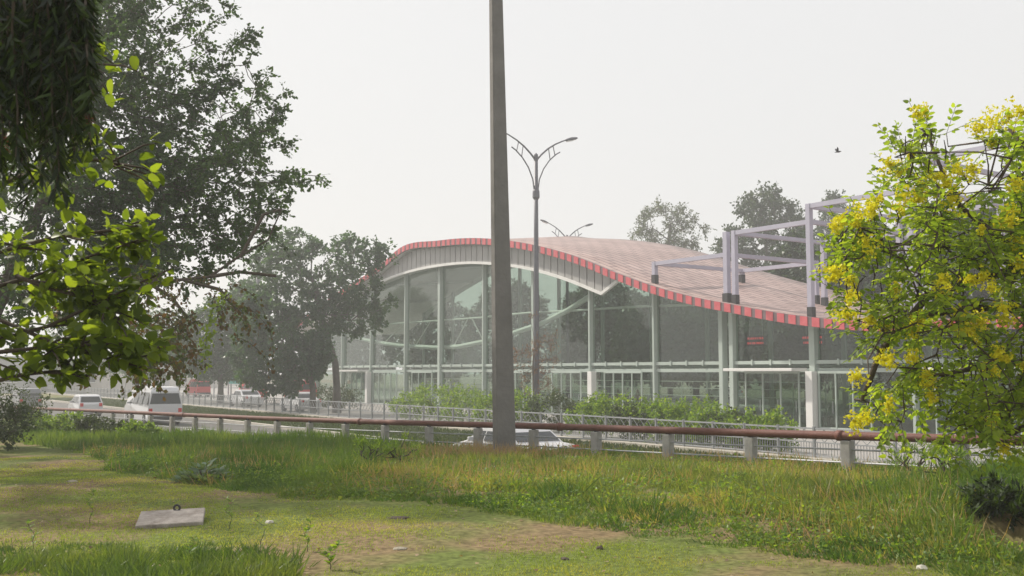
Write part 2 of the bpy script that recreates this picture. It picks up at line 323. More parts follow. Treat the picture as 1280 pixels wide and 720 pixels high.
# metal crescent below the edge
cb_s, cb_z = curve_px([(456,362),(500,342.5),(550,331),(590,327.5),(615,328.5),(670,336.5),(718,351.5),(753,366)], 42.55)
cbf = spl(cb_s+[92.5, 97], cb_z+[9.2, 7.9]); s_end = min(cb_s)
fm = MB(); bk = MB(); rimp = []
for k, s in enumerate(np.arange(s_end-1.7, 97, .8)):
    a, c = s+.09, s+.8
    vs = []
    for q in (a, c):
        zt = float(zf(q))-.46; zbm = float(cbf(max(q, s_end))) if q >= s_end else float(cbf(s_end))+(s_end-q)/1.7*(float(zf(s_end-1.7))-.5-float(cbf(s_end)))
        zbm = min(zbm, zt-.02)
        for t, z in ((42.5, zt), (42.62, zt), (42.62, zbm), (42.5, zbm)): vs.append(S(q, t, z))
    fm.add(vs, [(0, 1, 2, 3), (7, 6, 5, 4), (0, 4, 5, 1), (1, 5, 6, 2), (2, 6, 7, 3), (3, 7, 4, 0)])
    vb = [v+N*.125 for v in vs]; vb[4:] = [v+U*.06 for v in vb[4:]]
    bk.add(vb, [(0, 1, 2, 3), (7, 6, 5, 4), (0, 4, 5, 1), (1, 5, 6, 2), (2, 6, 7, 3), (3, 7, 4, 0)])
fo = fm.build('fascia_panel', M['panel'], st_root); bk.build('fascia_backing', M['dark'], fo)
rm = MB(); rp = [S(q, 42.5, float(cbf(q))-.06) for q in np.arange(s_end, 97, 1.0)]
rm.tube([S(s_end-1.75, 42.5, float(zf(s_end-1.7))-.5)]+rp, .14, 4, square=True); rm.build('fascia_rim', M['white'], st_root)
# columns, beams, panes
COLS = [12, 17.5, 23.3, 29.2, 35.1, 40.75, 41.55, 47.2, 53.5, 60.0, 66.6, 73.3, 79.2, 85.8, 92, 98]
WIDE = {35.1: .36, 40.75: .30, 41.55: .30, 73.3: .36, 60.0: .24}
def glass_top(s):
    z = float(zf(s))-.5
    return (float(cbf(s))-.1 if s > s_end else z-.0) if s < 97 else z-1
Z1 = np.array((0, 0, 1.))
for i, s in enumerate(COLS):
    wd = WIDE.get(s, .17); zt = float(roof_z(s, TG))-.3
    MB().sbox(s-wd/2, s+wd/2, TG-.28, TG+.16, 0, zt).build('column', M['mullion'], st_root, bevel=.02)
def pane(mb, s0, s1, z0, topf, t, th=.012, n=8):
    q = np.linspace(s0, s1, n+1); vs = []
    for s in q: vs += [S(s, t, z0), S(s, t, topf(s)), S(s, t+th, z0), S(s, t+th, topf(s))]
    fs = []
    for i in range(n):
        a = 4*i; fs += [(a, a+1, a+5, a+4), (a+2, a+6, a+7, a+3), (a+1, a+3, a+7, a+5)]
    mb.add(vs, fs)
b1 = MB(); b2 = MB()
for i in range(len(COLS)-1):
    s0, s1 = COLS[i]+WIDE.get(COLS[i], .17)/2, COLS[i+1]-WIDE.get(COLS[i+1], .17)/2
    if s1-s0 < 1: continue
    mb = MB(); pane(mb, s0, s1, 3.62, lambda s: glass_top(s)-.01, TG+.01); wo = mb.build('window', M['glass'], st_root)
    mb = MB()
    for z in (3.42,): mb.sbox(s0, s1, TG-.16, TG+.08, z, z+.19)
    for f in (.25, .5, .75):
        sx = s0+(s1-s0)*f; mb.sbox(sx-.05, sx+.05, TG-.22, TG-.165, 3.36, 3.68)
    mb.build('transom', M['mullion'], wo)
    mb = MB(); pane(mb, s0, s1, .1, lambda s: 2.98, TG+.01, n=1); wo = mb.build('window', M['glass'], st_root)
    mb = MB(); mb.sbox(s0, s1, TG-.10, TG+.12, 2.99, 3.2); mb.build('transom', M['mullion'], wo)
    mb = MB(); mb.sbox(s0, s1, TG-.06, TG+.10, .0, .1); mb.build('sill', M['white'], wo)
# doors
def door(s0, s1, canopy=True, n=3, tall=2.92):
    t = TG-.35; d = MB()
    for k in range(n+1):
        s = s0+(s1-s0)*k/n; d.sbox(s-.035, s+.035, t-.05, t+.05, .06, tall)
    d.sbox(s0-.045, s1+.045, t-.055, t+.055, tall-.001, tall+.12)
    d.sbox(s0, s1, t-.03, t+.03, .07, .2)
    do = d.build('door', M['mullion'], st_root, bevel=.01)
    for k in range(n):
        a = s0+(s1-s0)*k/n+.05; c = s0+(s1-s0)*(k+1)/n-.05
        g = MB(); pane(g, a, c, .21, lambda s: tall-.01, t, n=1); g.build('door_glass', M['glass'], do)
        h = MB(); h.tube([S(a+.12, t-.06, .9), S(a+.12, t-.06, 1.5)], .02, 6); h.build('door_handle', M['rail'], do)
    if canopy: MB().sbox(s0-.5, s1+.6, TG-1.5, TG-.29, 3.04, 3.2).build('door_canopy', M['white'], st_root, bevel=.02)
door(35.9, 39.6, True, 3); door(31.5, 34.6, False, 3); door(48.2, 51.8, False, 4); door(54.3, 57.5, False, 3); door(24, 28, True, 3)
door(86.3, 90.6, True, 4); door(80.4, 84.9, False, 4); door(74.2, 77.6, False, 3); door(61, 64, False, 3)
for s in (34.95, 52.9, 85.6): MB().sbox(s-.22, s+.22, TG-.75, TG-.31, 0, 3.03).build('porch_pillar', M['white'], st_root, bevel=.02)
# rear wall, floor, truss, ceiling beams
tb = TB-1.2
for s in np.arange(12, 99, 6.1): MB().sbox(s-.15, s+.15, tb-.1, tb+.1, 0, float(roof_z(s, tb))-.3).build('rear_column', M['mullion'], st_root)
for s in np.arange(12, 97, 6.1):
    mb = MB(); pane(mb, s+.16, s+5.94, .1, lambda q: float(roof_z(q, tb))-.32, tb); wo = mb.build('rear_window', M['glassb'], st_root)
    MB().sbox(s+.16, s+5.94, tb-.08, tb+.08, 3.3, 3.5).build('transom', M['mullion'], wo)
MB().sbox(12, 98, TG+.15, tb-.15, .0, .12).build('floor', M['paving'], st_root)
tr = MB()
arch = [PT(x, y, 43.65) for x, y in [(433,418),(465,427),(500,432),(545,434.5),(575,433),(605,427),(640,417),(676,405),(710,388),(748,364)]]
tr.tube(arch, .2, 6); ch = [PT(x, y, 43.65) for x, y in [(440,409),(500,404),(560,400),(600,397),(660,391),(720,388),(800,383),(870,381)]]
tr.tube(ch, .08, 6)
for a, c in (((520,431),(538,402)), ((567,433),(585,398)), ((480,429),(505,404)), ((605,427),(590,398)), ((605,427),(630,394))): tr.tube([PT(*a, 43.65), PT(*c, 43.65)], .05, 5)
tr.build('roof_truss', M['trusspaint'], st_root)
for s in np.arange(20, 96, 6.1):
    pts = [S(s, t, float(roof_z(s, t))-.45) for t in np.linspace(TG+.3, tb-.2, 6)]
    MB().tube(pts, .14, 4, square=True).build('rafter', M['ceil'], st_root)
# guard rail inside
gr = MB()
for z in (1.55, 2.0, 2.42, 1.05): gr.tube([S(36, 45.2, z), S(80, 45.2, z)], .028, 5)
for s in np.arange(36, 80.5, 2.2): gr.tube([S(s, 45.2, .12), S(s, 45.2, 2.44)], .035, 5)
gr.build('guard_rail', M['white'], st_root)
# red display boards hanging inside
def display(px, py, label):
    c = PT(px, py, 46.5); sx, _ = st(c)
    r = MB().sbox(sx-.72, sx+.72, 46.42, 46.55, c[2]-.3, c[2]+.3).build('display_board', M['blackpaint'], loc=(c[0], c[1], c[2]))
    tag(r, label, 'display board', 'red display boards hanging inside the station')
    l = MB(); rr = random.Random(px)
    for row in (.14, -.14):
        q = sx-.64
        while q < sx+.6:
            wdt = rr.uniform(.05, .16); l.sbox(q, q+wdt, 46.40, 46.418, c[2]+row-.06, c[2]+row+.06); q += wdt+rr.uniform(.02, .09)
    l.build('led_text', M['led'], r)
    h = MB()
    for k in (-.5, .5): h.tube([S(sx+k, 46.5, c[2]+.29), S(sx+k, 46.5, float(roof_z(sx+k, 46.5))-.3)], .02, 5)
    h.build('hanger', M['rail'], r)
display(945, 426, 'red-lit display board inside the glass between the double column and the doorway')
display(1017, 425, 'red-lit display board inside the glass crossed by the column over the doorway')
# roof frames
def roof_frame(s0, s1, z, cols, t0=42.9, t1=50.6, full=.28):
    h = full/2
    o = MB().sbox(s0+h, s1-h, t0-h*.8, t0+h*.8, z-full*.9, z-.01).build('roof_frame', M['lilac'], st_root)
    MB().sbox(s0+h, s1-h, t1-h*.8, t1+h*.8, z-full*.9, z-.01).build('rear_beam', M['lilac'], o)
    for s in (s0, s1):
        m = MB(); m.sbox(s-h*.9, s+h*.9, t0+h, t1-h, z-full*.85, z-.015); m.build('cross_beam', M['lilac'], o)
    for s, t in cols:
        zr = float(roof_z(s, t))
        MB().sbox(s-h, s+h, t-h, t+h, zr+.5, z).build('column', M['lilac'], o, bevel=.01)
        MB().sbox(s-h-.02, s+h+.02, t-h-.02, t+h+.02, zr-.1, zr+.5).build('column_base', M['blackpaint'], o)
def sAt(px, t): return st(PT(px, 465, t))[0]
sA, sB, sC = sAt(820, 42.9), sAt(921, 42.9), sAt(1016, 42.9)
zA = PT(820, 327, 42.9)[2]; zB = PT(921, 288, 42.9)[2]; zC = PT(1016, 254, 42.9)[2]
roof_frame(sB+.62, sA, zA, [(sA, 42.9), (sA, 50.6), (sB+.62, 50.6)])
zr = float(roof_z(sB+.62, 42.9))
roof_frame(sC, sB, zB, [(sB, 42.9), (sB, 50.6), (sC-.55, 50.6)])
roof_frame(sC-6.0, sC, zC, [(sC, 42.9), (sC, 50.6), (sC-6.0, 42.9), (sC-6.0, 50.6)])
roof_frame(sC-12.0, sC-6.7, zC+1.3, [(sC-6.7, 42.9), (sC-12, 42.9), (sC-6.7, 50.6), (sC-12, 50.6)])
mb = MB(); s = sB+.62; mb.sbox(s-.15, s+.15, 42.75, 43.05, zr+.5, zB); MBo = mb.build('roof_post', M['lilac'], st_root)
MB().sbox(s-.2, s+.2, 42.7, 43.1, zr-.1, zr+.5).build('column_base', M['blackpaint'], MBo)

# ---------------------------------------------------------------- fence along the median
fr = empty('metal_fence', S(60, 27, .25), 'long grey metal fence with a criss-cross top band running in front of the station', 'fence')
FS0, FS1 = 10.0, 154.0
mb = MB()
for z, h, d in ((1.2, .05, .06), (.76, .045, .05), (.33, .04, .05)): mb.sbox(FS0, FS1, 27-d/2, 27+d/2, z-h, z)
mb.build('rail', M['rail'], fr)
mb = MB()
for s in np.arange(FS0, FS1, .11): mb.sbox(s-.009, s+.009, 26.992, 27.008, .3, .72)
mb.build('bars', M['steelgrey'], fr)
mb = MB()
for s in np.arange(FS0, FS1, .4):
    for a, c in ((.76, 1.15), (1.15, .76)):
        k = 26.985 if a < 1 else 27.015
        mb.tube([S(s, k, a), S(s+.4, k, c)], .013, 4)
mb.build('lattice_band', M['steelgrey'], fr)
for s in np.arange(FS0, FS1+.1, 1.5): MB().sbox(s-.035, s+.035, 26.955, 27.045, .25, 1.24).build('post', M['steelgrey'], fr)

# ---------------------------------------------------------------- pipe rail on concrete posts
def invY(px): return .0667-3.957e-5*(1190-px)
PIPE = [(x, y) for x, y in ((-70,506),(30,510),(130,514),(230,518.5),(330,523),(450,527),(580,530.5),(700,533.5),(900,540),(1050,544.5),(1200,549),(1420,556))]
pp = [P(x, y, 1/invY(x)) for x, y in PIPE]
pr = empty('pipe_railing', (0, 23, 1.2), 'rusty red-brown pipe rail carried on short pale concrete posts along the grass verge', 'railing')
MB().tube(pp, .066, 12).build('pipe', M['rust'], pr, smooth=True)
for i in (3, 5, 7, 9):
    d = unit(pp[i+1]-pp[i]); MB().tube([pp[i]-d*.05, pp[i]+d*.05], .084, 12).build('pipe_collar', M['rust'], pr, smooth=True)
px_arr = np.array([p[0] for p in pp]); pz_arr = np.array([p[2] for p in pp])
yy = 13.4-.05; posts = []
Yt = 16.3-1.36*2
while Yt < 62:
    k = (Yt-LP0[1])/LD[1]; x = LP0[0]+LD[0]*k; z = float(np.interp(x, px_arr, pz_arr)); posts.append((x, Yt, z)); Yt += 1.36
LD3 = np.array((LD[0], LD[1], 0)); LN3 = np.array((LN[0], LN[1], 0))
for i, (x, y, z) in enumerate(posts):
    if abs(x/y*F+640-629) < 14: pass
    g = float(H(x, y)); tilt = R.uniform(-.02, .02, 2); h = z-.07-g+.3
    ax = (LD3, LN3, unit((tilt[0], tilt[1], 1)))
    mb = MB().box((x, y, z-.075-h/2), (.17, .15, h), ax); mb.build('post', M['post'], pr, bevel=.015)
mb = MB()
for dz in (.22, .42):
    pts = [(x, y, z-dz) for x, y, z in posts]
    mb.tube(pts, .016, 6)
mb.build('rail', M['rail'], pr)
mb = MB()
for (x, y, z) in posts: mb.tube([(x, y, z-.09), (x, y, z-.02)], .05, 6)
mb.build('pipe_bracket', M['blackpaint'], pr)

# ---------------------------------------------------------------- concrete electric pole
pb = P(630.5, 562, 20.5); ptp = P(618.2, -90, 20.5); gz = float(H(pb[0], pb[1]))-.3
mb = MB(); vs = []
ax = unit((1, .42, 0)); ay = unit((-.42, 1, 0))
for z, hw, hd in ((gz, .215, .13), (pb[2], .205, .125), (ptp[2], .105, .09)):
    f = (z-pb[2])/(ptp[2]-pb[2]); c = pb+(ptp-pb)*f
    cc = .018
    for a, c2 in ((-hw, -hd+cc), (-hw+cc, -hd), (hw-cc, -hd), (hw, -hd+cc), (hw, hd-cc), (hw-cc, hd), (-hw+cc, hd), (-hw, hd-cc)): vs.append((c[0]+ax[0]*a+ay[0]*c2, c[1]+ax[1]*a+ay[1]*c2, z))
mb.add(vs, [(j*8+i, j*8+(i+1) % 8, j*8+8+(i+1) % 8, j*8+8+i) for j in range(2) for i in range(8)]+[tuple(range(7, -1, -1)), tuple(range(16, 24))])
tag(mb.build('utility_pole', M['concrete'], loc=(pb[0], pb[1], gz)), 'tall tapering square concrete pole standing at the grass edge and rising out of frame', 'pole')

# ---------------------------------------------------------------- street lamps
def street_lamp():
    r = empty('street_lamp', (0, 0, 0))
    Hh = 15.55
    MB().tube([(0, 0, -.1), (0, 0, 4), (0, 0, 10), (0, 0, Hh-.2)], [.2, .17, .14, .11], 12).build('pole', M['lampmetal'], r, smooth=True)
    MB().lathe((0, 0, 0), [(.3, -.05), (.3, .05), (.22, .12), (.22, .7), (.19, .75)], 12).build('base', M['lampmetal'], r)
    MB().lathe((0, 0, Hh-2.6), [(.13, 0), (.21, .12), (.2, .5), (.14, .65)], 12).build('collar', M['lampmetal'], r)
    MB().lathe((0, 0, Hh-.3), [(.12, 0), (.14, .1), (.12, .35), (.03, .45)], 10).build('finial', M['lampmetal'], r)
    for sg in (-1, 1):
        ang = 0
        pts = [(sg*x, 0, Hh+z) for x, z in ((0.05, -.25), (.35, .08), (.8, .48), (1.3, .80), (1.8, 1.04), (2.15, 1.18))]
        a = MB().tube(pts, [.06, .055, .05, .045, .04, .035], 8).build('arm', M['lampmetal'], r, smooth=True)
        b = MB()
        b.tube([(sg*x, 0, Hh+z) for x, z in ((.12, -2.1), (.22, -1.4), (.5, -.75), (.9, -.2), (1.35, .2), (1.62, .36))], .038, 6)
        for x0, z0, x1, z1 in ((.95, -.15, .85, .50), (1.28, .14, 1.15, .70)): b.tube([(sg*x0, 0, Hh+z0), (sg*x1, 0, Hh+z1)], .03, 5)
        b.build('brace', M['lampmetal'], a)
        h = MB(); hp = [(sg*x, 0, Hh+z) for x, z in ((2.0, 1.12), (2.15, 1.14), (2.45, 1.24), (2.8, 1.34), (2.85, 1.35))]
        h.tube(hp, [.05, .10, .12, .06, .03], 8); hd = h.build('lamp_head', M['lampmetal'], a, smooth=True)
        l = MB(); l.box((sg*2.35, 0, Hh+1.12), (.5, .16, .05), (unit((sg*1, 0, .28)), np.array((0, 1., 0)), unit((-sg*.28, 0, 1)))); l.build('lens', M['lamp'], hd)
    return r
lp = street_lamp()
for i, (px, t, lab) in enumerate(((670.5, 34.6, 'tall double-armed street lamp in front of the station beside the concrete pole'),
                                  (709.5, 57.9, 'double-armed street lamp whose top shows above the pink station roof'),
                                  (320, 33.5, 'faint double-armed street lamp behind the trees at left'))):
    o = lp if i == 0 else copy_tree(lp); p = PT(px, 465, t); o.location = (p[0], p[1], .06); o.rotation_euler.z = math.atan2(N[1], N[0])+(.1 if i == 2 else -.12)
    tag(o, lab, 'street lamp', 'double-armed street lamps along the bus road')
    if i == 2: o.location.z = -2.6

# ---------------------------------------------------------------- vehicles
def wheel(r, x, y, rad, wdt):
    t = MB(); n = 20; sgn = 1 if y > 0 else -1
    prof = [(rad*.62, -wdt/2), (rad*.95, -wdt/2), (rad, -wdt/2+.03), (rad, wdt/2-.03), (rad*.95, wdt/2), (rad*.62, wdt/2)]
    vs = [(x+q*math.cos(2*math.pi*k/n), y+z, rad+q*math.sin(2*math.pi*k/n)) for q, z in prof for k in range(n)]
    fs = [(i*n+k, (i+1)*n+k, (i+1)*n+(k+1) % n, i*n+(k+1) % n) for i in range(len(prof)-1) for k in range(n)]+[tuple(range(n)), tuple((len(prof)-1)*n+k for k in range(n))[::-1]]
    to = t.add(vs, fs).build('wheel', M['tyre'], r)
    c = MB()
    for k in range(5):
        th = 2*math.pi*k/5; c.box((x+math.cos(th)*rad*.3, y+sgn*(wdt/2+.005), rad+math.sin(th)*rad*.3), (rad*.55, .03, rad*.16), (np.array((math.cos(th), 0, math.sin(th))), np.array((0, 1., 0)), np.array((-math.sin(th), 0, math.cos(th)))))
    c.tube([(x, y+sgn*(wdt/2-.02), rad), (x, y+sgn*(wdt/2+.03), rad)], rad*.18, 8); c.build('rim', M['rim'], to)
def vehicle(name, paint, L, W, Hh, kind):
    r = empty(name, (0, 0, 0)); x0, x1 = -L/2, L/2; g = .22
    if kind == 'sedan': body = [(x0, .45), (x0+.02, .85), (x0+.25, .97), (x0+.75, 1.0), (x0+1.35, Hh-.04), (x0+1.8, Hh), (x0+2.5, Hh), (x1-1.55, Hh-.12), (x1-.95, .98), (x1-.2, .82), (x1-.02, .68), (x1, .4)]; belt = .98; wa = (x0+.8, x0+1.35, x1-1.58, x1-1.0)
    elif kind == 'hatch': body = [(x0, .4), (x0, .9), (x0+.12, 1.0), (x0+.42, Hh-.06), (x0+.8, Hh), (x1-1.7, Hh), (x1-1.35, Hh-.1), (x1-.75, .98), (x1-.15, .85), (x1-.0, .68), (x1, .38)]; belt = .95; wa = (x0+.18, x0+.48, x1-1.4, x1-.8)
    else: body = [(x0, .4), (x0, 1.1), (x0+.05, Hh-.25), (x0+.3, Hh), (x0+1.2, Hh+.03), (x1-1.5, Hh), (x1-1.1, Hh-.1), (x1-.5, 1.2), (x1-.1, .95), (x1, .7), (x1, .38)]; belt = 1.15; wa = (x0+.04, x0+.12, x1-1.2, x1-.55)
    out = [(x0+.1, g)]+body+[(x1-.1, g)]
    def hw(z): return W/2*(1-.02*(z < .4))-max(0, z-belt)*.22
    vs = [(x, sgn*hw(z), z) for sgn in (-1, 1) for x, z in out]; n = len(out)
    fs = [tuple(range(n)), tuple(range(2*n-1, n-1, -1))]+[(i, i+n, (i+1) % n+n, (i+1) % n) for i in range(n)]
    MB().add(vs, fs).build('body', paint, r, bevel=.05)
    zt = Hh-.13; zb_ = belt+.03
    if kind == 'van': zt = Hh-.3
    segs = 3 if kind != 'van' else 4
    for sgn in (-1, 1):
        for k in range(segs):
            a0, a1 = k/segs, (k+1)/segs; vs = []
            def X(f, z):
                e = (z-belt)/(Hh-belt); lo = wa[0]+(wa[1]-wa[0])*e; hi = wa[3]+(wa[2]-wa[3])*e; return lo+.08+(hi-lo-.16)*f
            for f, z in ((a0+.02, zb_), (a1-.02, zb_), (a1-.02, zt), (a0+.02, zt)):
                for off in (.004, -.03): vs.append((X(f, z), sgn*(hw(z)+off), z))
            MB().add(vs, [(0, 2, 4, 6), (1, 7, 5, 3), (0, 1, 3, 2), (2, 3, 5, 4), (4, 5, 7, 6), (6, 7, 1, 0)]).build('side_window', M['carglass'], r)
    for nm, (xa, xb) in (('rear_window', (wa[0], wa[1])), ('windscreen', (wa[3], wa[2]))):
        d = unit((xb-xa, 0, Hh-belt)); nn = np.array((d[2], 0, -d[0])); nn = -nn if nm == 'rear_window' else nn
        # find the surface behind the glass line
        vs = []
        for z in (belt+.06, Hh-.14 if kind != 'van' else Hh-.35):
            e = (z-belt)/(Hh-belt)
            xs_ = [p for p in zip(out, out[1:])]
            cand = []
            for (ax_, az_), (bx_, bz_) in xs_:
                if (az_-z)*(bz_-z) <= 0 and abs(az_-bz_) > 1e-4: cand.append(ax_+(bx_-ax_)*(z-az_)/(bz_-az_))
            xx = min(cand) if nm == 'rear_window' else max(cand)
            for sgn in (-1, 1):
                for off in (.012, -.03): vs.append(np.array((xx, sgn*(hw(z)-.1), z))+nn*off)
        MB().add(vs, [(0, 2, 6, 4), (1, 5, 7, 3), (0, 1, 3, 2), (4, 6, 7, 5), (0, 4, 5, 1), (2, 3, 7, 6)]).build(nm, M['carglass'], r)
    for sgn in (-1, 1):
        for x in (x0+.75, x1-.75): wheel(r, x, sgn*(W/2-.1), .31 if kind != 'van' else .34, .2)
        MB().box((x1-.03, sgn*(W/2-.25), .68), (.12, .34, .14)).build('headlight', M['lamp'], r, bevel=.02)
        MB().box((x0+.01, sgn*(W/2-.16), .85), (.06, .2, .22)).build('tail_light', M['tail'], r, bevel=.01)
        MB().box((x1-1.35, sgn*(W/2+.08), belt+.06), (.1, .18, .12)).build('mirror', paint, r, bevel=.02)
    for x, nm in ((x0-.03, 'bumper'), (x1+.03, 'bumper')): MB().box((x, 0, .42), (.12, W-.06, .2)).build(nm, paint if kind != 'van' else M['blackpaint'], r, bevel=.03)
    MB().box((x1+.095, 0, .5), (.015, .5, .12)).build('number_plate', M['white'], r)
    return r
def park(o, px, t, face, label, cat, z=0, group=None):
    p = PT(px, 465, t); o.location = (p[0], p[1], z); a = math.atan2(U[1], U[0]); o.rotation_euler.z = a if face > 0 else a+math.pi; tag(o, label, cat, group)
park(vehicle('parked_sedan', M['carwhite'], 4.3, 1.7, 1.42, 'sedan'), 640, 17.2, 1, 'white sedan on the road half hidden behind the concrete pole', 'car')
park(vehicle('white_hatchback', M['carwhite'], 3.5, 1.5, 1.5, 'hatch'), 108, 15.6, 1, 'small white hatchback driving away on the road at far left', 'car')
park(vehicle('minibus', M['carwhite'], 5.2, 1.95, 2.15, 'van'), 192, 16.8, 1, 'white minibus with dark windows on the road behind the pipe rail', 'minibus')
park(vehicle('grey_van', M['cargrey'], 3.8, 1.6, 1.75, 'van'), 34, 14.0, 1, 'dull grey van nearest the left edge on the road', 'van')
park(vehicle('white_car', M['carwhite'], 4.0, 1.65, 1.5, 'hatch'), 905, 84, 1, 'white hatchback seen through the station glass left of the double column', 'car')
car_far = vehicle('parked_car', M['carwhite'], 4.1, 1.65, 1.45, 'sedan')
park(car_far, 308, 31, 1, 'white car parked behind the metal fence right of the teal board', 'car', .06, 'cars parked behind the metal fence')
o = copy_tree(car_far); park(o, 376, 30.5, 1, 'white car parked behind the metal fence by the thin tree trunk', 'car', .06, 'cars parked behind the metal fence')
rv = vehicle('red_van', M['carred'], 4.4, 1.7, 2.1, 'van')
park(rv, 316, 39, 1, 'red van beyond the metal fence just right of the teal board', 'van', .06, 'red vans beyond the fence')
o = copy_tree(rv); park(o, 248, 39, 1, 'red van beyond the metal fence left of the white sign frame', 'van', .06, 'red vans beyond the fence')
o = copy_tree(rv); park(o, 376, 41, 1, 'red van beyond the fence in the gap between two tree trunks', 'van', .06, 'red vans beyond the fence')

# ---------------------------------------------------------------- far left boards and buildings
def board(name, px0, px1, py0, py1, t, m, lab, cat):
    a = PT(px0, py0, t); b_ = PT(px1, py1, t); s0, s1 = sorted((st(a)[0], st(b_)[0])); r = empty(name, S((s0+s1)/2, t, .06), lab, cat)
    MB().sbox(s0, s1, t-.06, t+.06, b_[2], a[2]).build('panel', m, r)
    for s in (s0+.2, s1-.2): MB().sbox(s-.06, s+.06, t+.062, t+.18, .0, a[2]-.1).build('leg', M['rail'], r)
    return r
board('teal_board', 287, 301, 459, 480, 36, M['teal'], 'teal hoarding panel beyond the metal fence under the hazy trees', 'board')
r = board('white_signboard', 266, 285, 462, 476, 37, M['white'], 'white slatted signboard standing left of the teal panel', 'sign')
def far_building(name, px0, px1, py, Y, m, lab, floors):
    a = P(px0, py, Y); b_ = P(px1, py, Y); zt = a[2]; r = empty(name, ((a[0]+b_[0])/2, Y, 0), lab, 'building'); x0, x1 = a[0], b_[0]
    w_ = MB().box(((x0+x1)/2, Y+6, zt/2-.2), (x1-x0, 12, zt+.4)); w_.build('wall', m, r)
    MB().box(((x0+x1)/2, Y+6, zt+.15), (x1-x0+.6, 12.6, .3)).build('parapet', M['build2'], r)
    nW = max(2, int((x1-x0)/3.2))
    for f in range(floors):
        for k in range(nW):
            cx = x0+(k+.5)*(x1-x0)/nW; z = (f+.55)*zt/floors
            wo = MB().box((cx, Y-.02, z), (1.5, .1, zt/floors*.42)).build('window', M['window'], r)
            MB().box((cx, Y-.06, z-zt/floors*.21-.06), (1.7, .18, .1)).build('sill', M['white'], wo)
far_building('low_building', 40, 128, 452, 150, M['build'], 'pale low building fading in haze beyond the fence at far left', 1)
far_building('house', 132, 182, 446, 165, M['build2'], 'grey two-storey house faint behind the hanging leaves at left', 2)
far_building('office_block', 196, 262, 440, 190, M['build'], 'beige block far off in the haze left of the mid trees', 2)
far_building('white_building', -60, 30, 448, 140, M['build2'], 'grey building at the left edge mostly behind near leaves', 1)

# ---------------------------------------------------------------- people (seen through the glass)
def person(p, rz, top_m, leg_m, label, step=.12, arm=0.0):
    sc = 1.0; r = empty('person', p, label, 'person', 'people waiting inside the station')
    J = {'pel': (0, 0, .95), 'sp': (0, .01, 1.18), 'ch': (0, 0, 1.38), 'nk': (0, 0, 1.5), 'hb': (0, -.01, 1.58), 'ht': (0, 0, 1.72),
         'hl': (.1, 0, .9), 'kl': (.11, -step, .5), 'al': (.11, step*.6-.02, .08), 'tl': (.12, -.13+step*.5, .03),
         'hr': (-.1, 0, .9), 'kr': (-.11, step*.3, .5), 'ar': (-.11, step*1.4, .08), 'tr': (-.12, step*1.4-.15, .03),
         'sl': (.19, 0, 1.42), 'el': (.25, .04, 1.14), 'wl': (.25, -.08-arm, .92+arm), 'fl': (.24, -.12-arm, .84+arm),
         'sr': (-.19, 0, 1.42), 'er': (-.25, .05, 1.14), 'wr': (-.25, -.05, .9), 'fr': (-.24, -.08, .81)}
    rad = dict(pel=.155, sp=.135, ch=.15, nk=.06, hb=.085, ht=.095, hl=.1, kl=.07, al=.045, tl=.035, hr=.1, kr=.07, ar=.045, tr=.035, sl=.06, el=.045, wl=.032, fl=.03, sr=.06, er=.045, wr=.032, fr=.03)
    E = [('pel','sp'),('sp','ch'),('ch','nk'),('nk','hb'),('hb','ht'),('pel','hl'),('hl','kl'),('kl','al'),('al','tl'),('pel','hr'),('hr','kr'),('kr','ar'),('ar','tr'),('ch','sl'),('sl','el'),('el','wl'),('wl','fl'),('ch','sr'),('sr','er'),('er','wr'),('wr','fr')]
    ks = list(J); me = bpy.data.meshes.new('body'); me.from_pydata([J[k] for k in ks], [(ks.index(a), ks.index(c)) for a, c in E], [])
    o = fin('body', me, [M['skin']], r, None, False); o.modifiers.new('skin', 'SKIN')
    for i, k in enumerate(ks): me.skin_vertices[0].data[i].radius = (rad[k], rad[k]*(.75 if k in ('pel', 'sp', 'ch') else 1)); me.skin_vertices[0].data[i].use_root = (k == 'pel')
    o.modifiers.new('sub', 'SUBSURF').levels = 1; o.modifiers['sub'].render_levels = 1
    MB().lathe((0, .0, .98), [(.2, -.12), (.2, 0), (.165, .2), (.19, .38), (.2, .46), (.09, .53)], 14).build('shirt', top_m, r, smooth=True)
    for sx, k1, k2, k3 in ((1, 'hl', 'kl', 'al'), (-1, 'hr', 'kr', 'ar')): MB().tube([J[k1], J[k2], J[k3]], [.13, .1, .08], 10).build('trouser_leg', leg_m, r, smooth=True)
    for a, b_, c in (('sl', 'el', 'wl'), ('sr', 'er', 'wr')): MB().tube([J[a], J[b_], J[c]], [.085, .065, .05], 8).build('sleeve', top_m, r, smooth=True)
    MB().lathe((0, .015, 1.63), [(.1, 0), (.112, .06), (.1, .14), (.05, .19), (.01, .2)], 14).build('hair', M['hair'], r, smooth=True)
    r.rotation_euler.z = rz; return r
person(PT(772, 465, 45.9)*[1, 1, 0]+[0, 0, .12], .6, M['cloth1'], M['cloth1'], 'person in dark clothes standing behind the glass doors at the middle bay')
person(PT(797, 465, 45.9)*[1, 1, 0]+[0, 0, .12], 2.4, M['cloth2'], M['cloth2'], 'person in brown clothes standing inside at the right side of the middle bay', .05)
person(PT(699, 465, 45.9)*[1, 1, 0]+[0, 0, .12], -.6, M['cloth3'], M['cloth1'], 'person in blue shirt standing inside right of the street lamp', .05, .15)
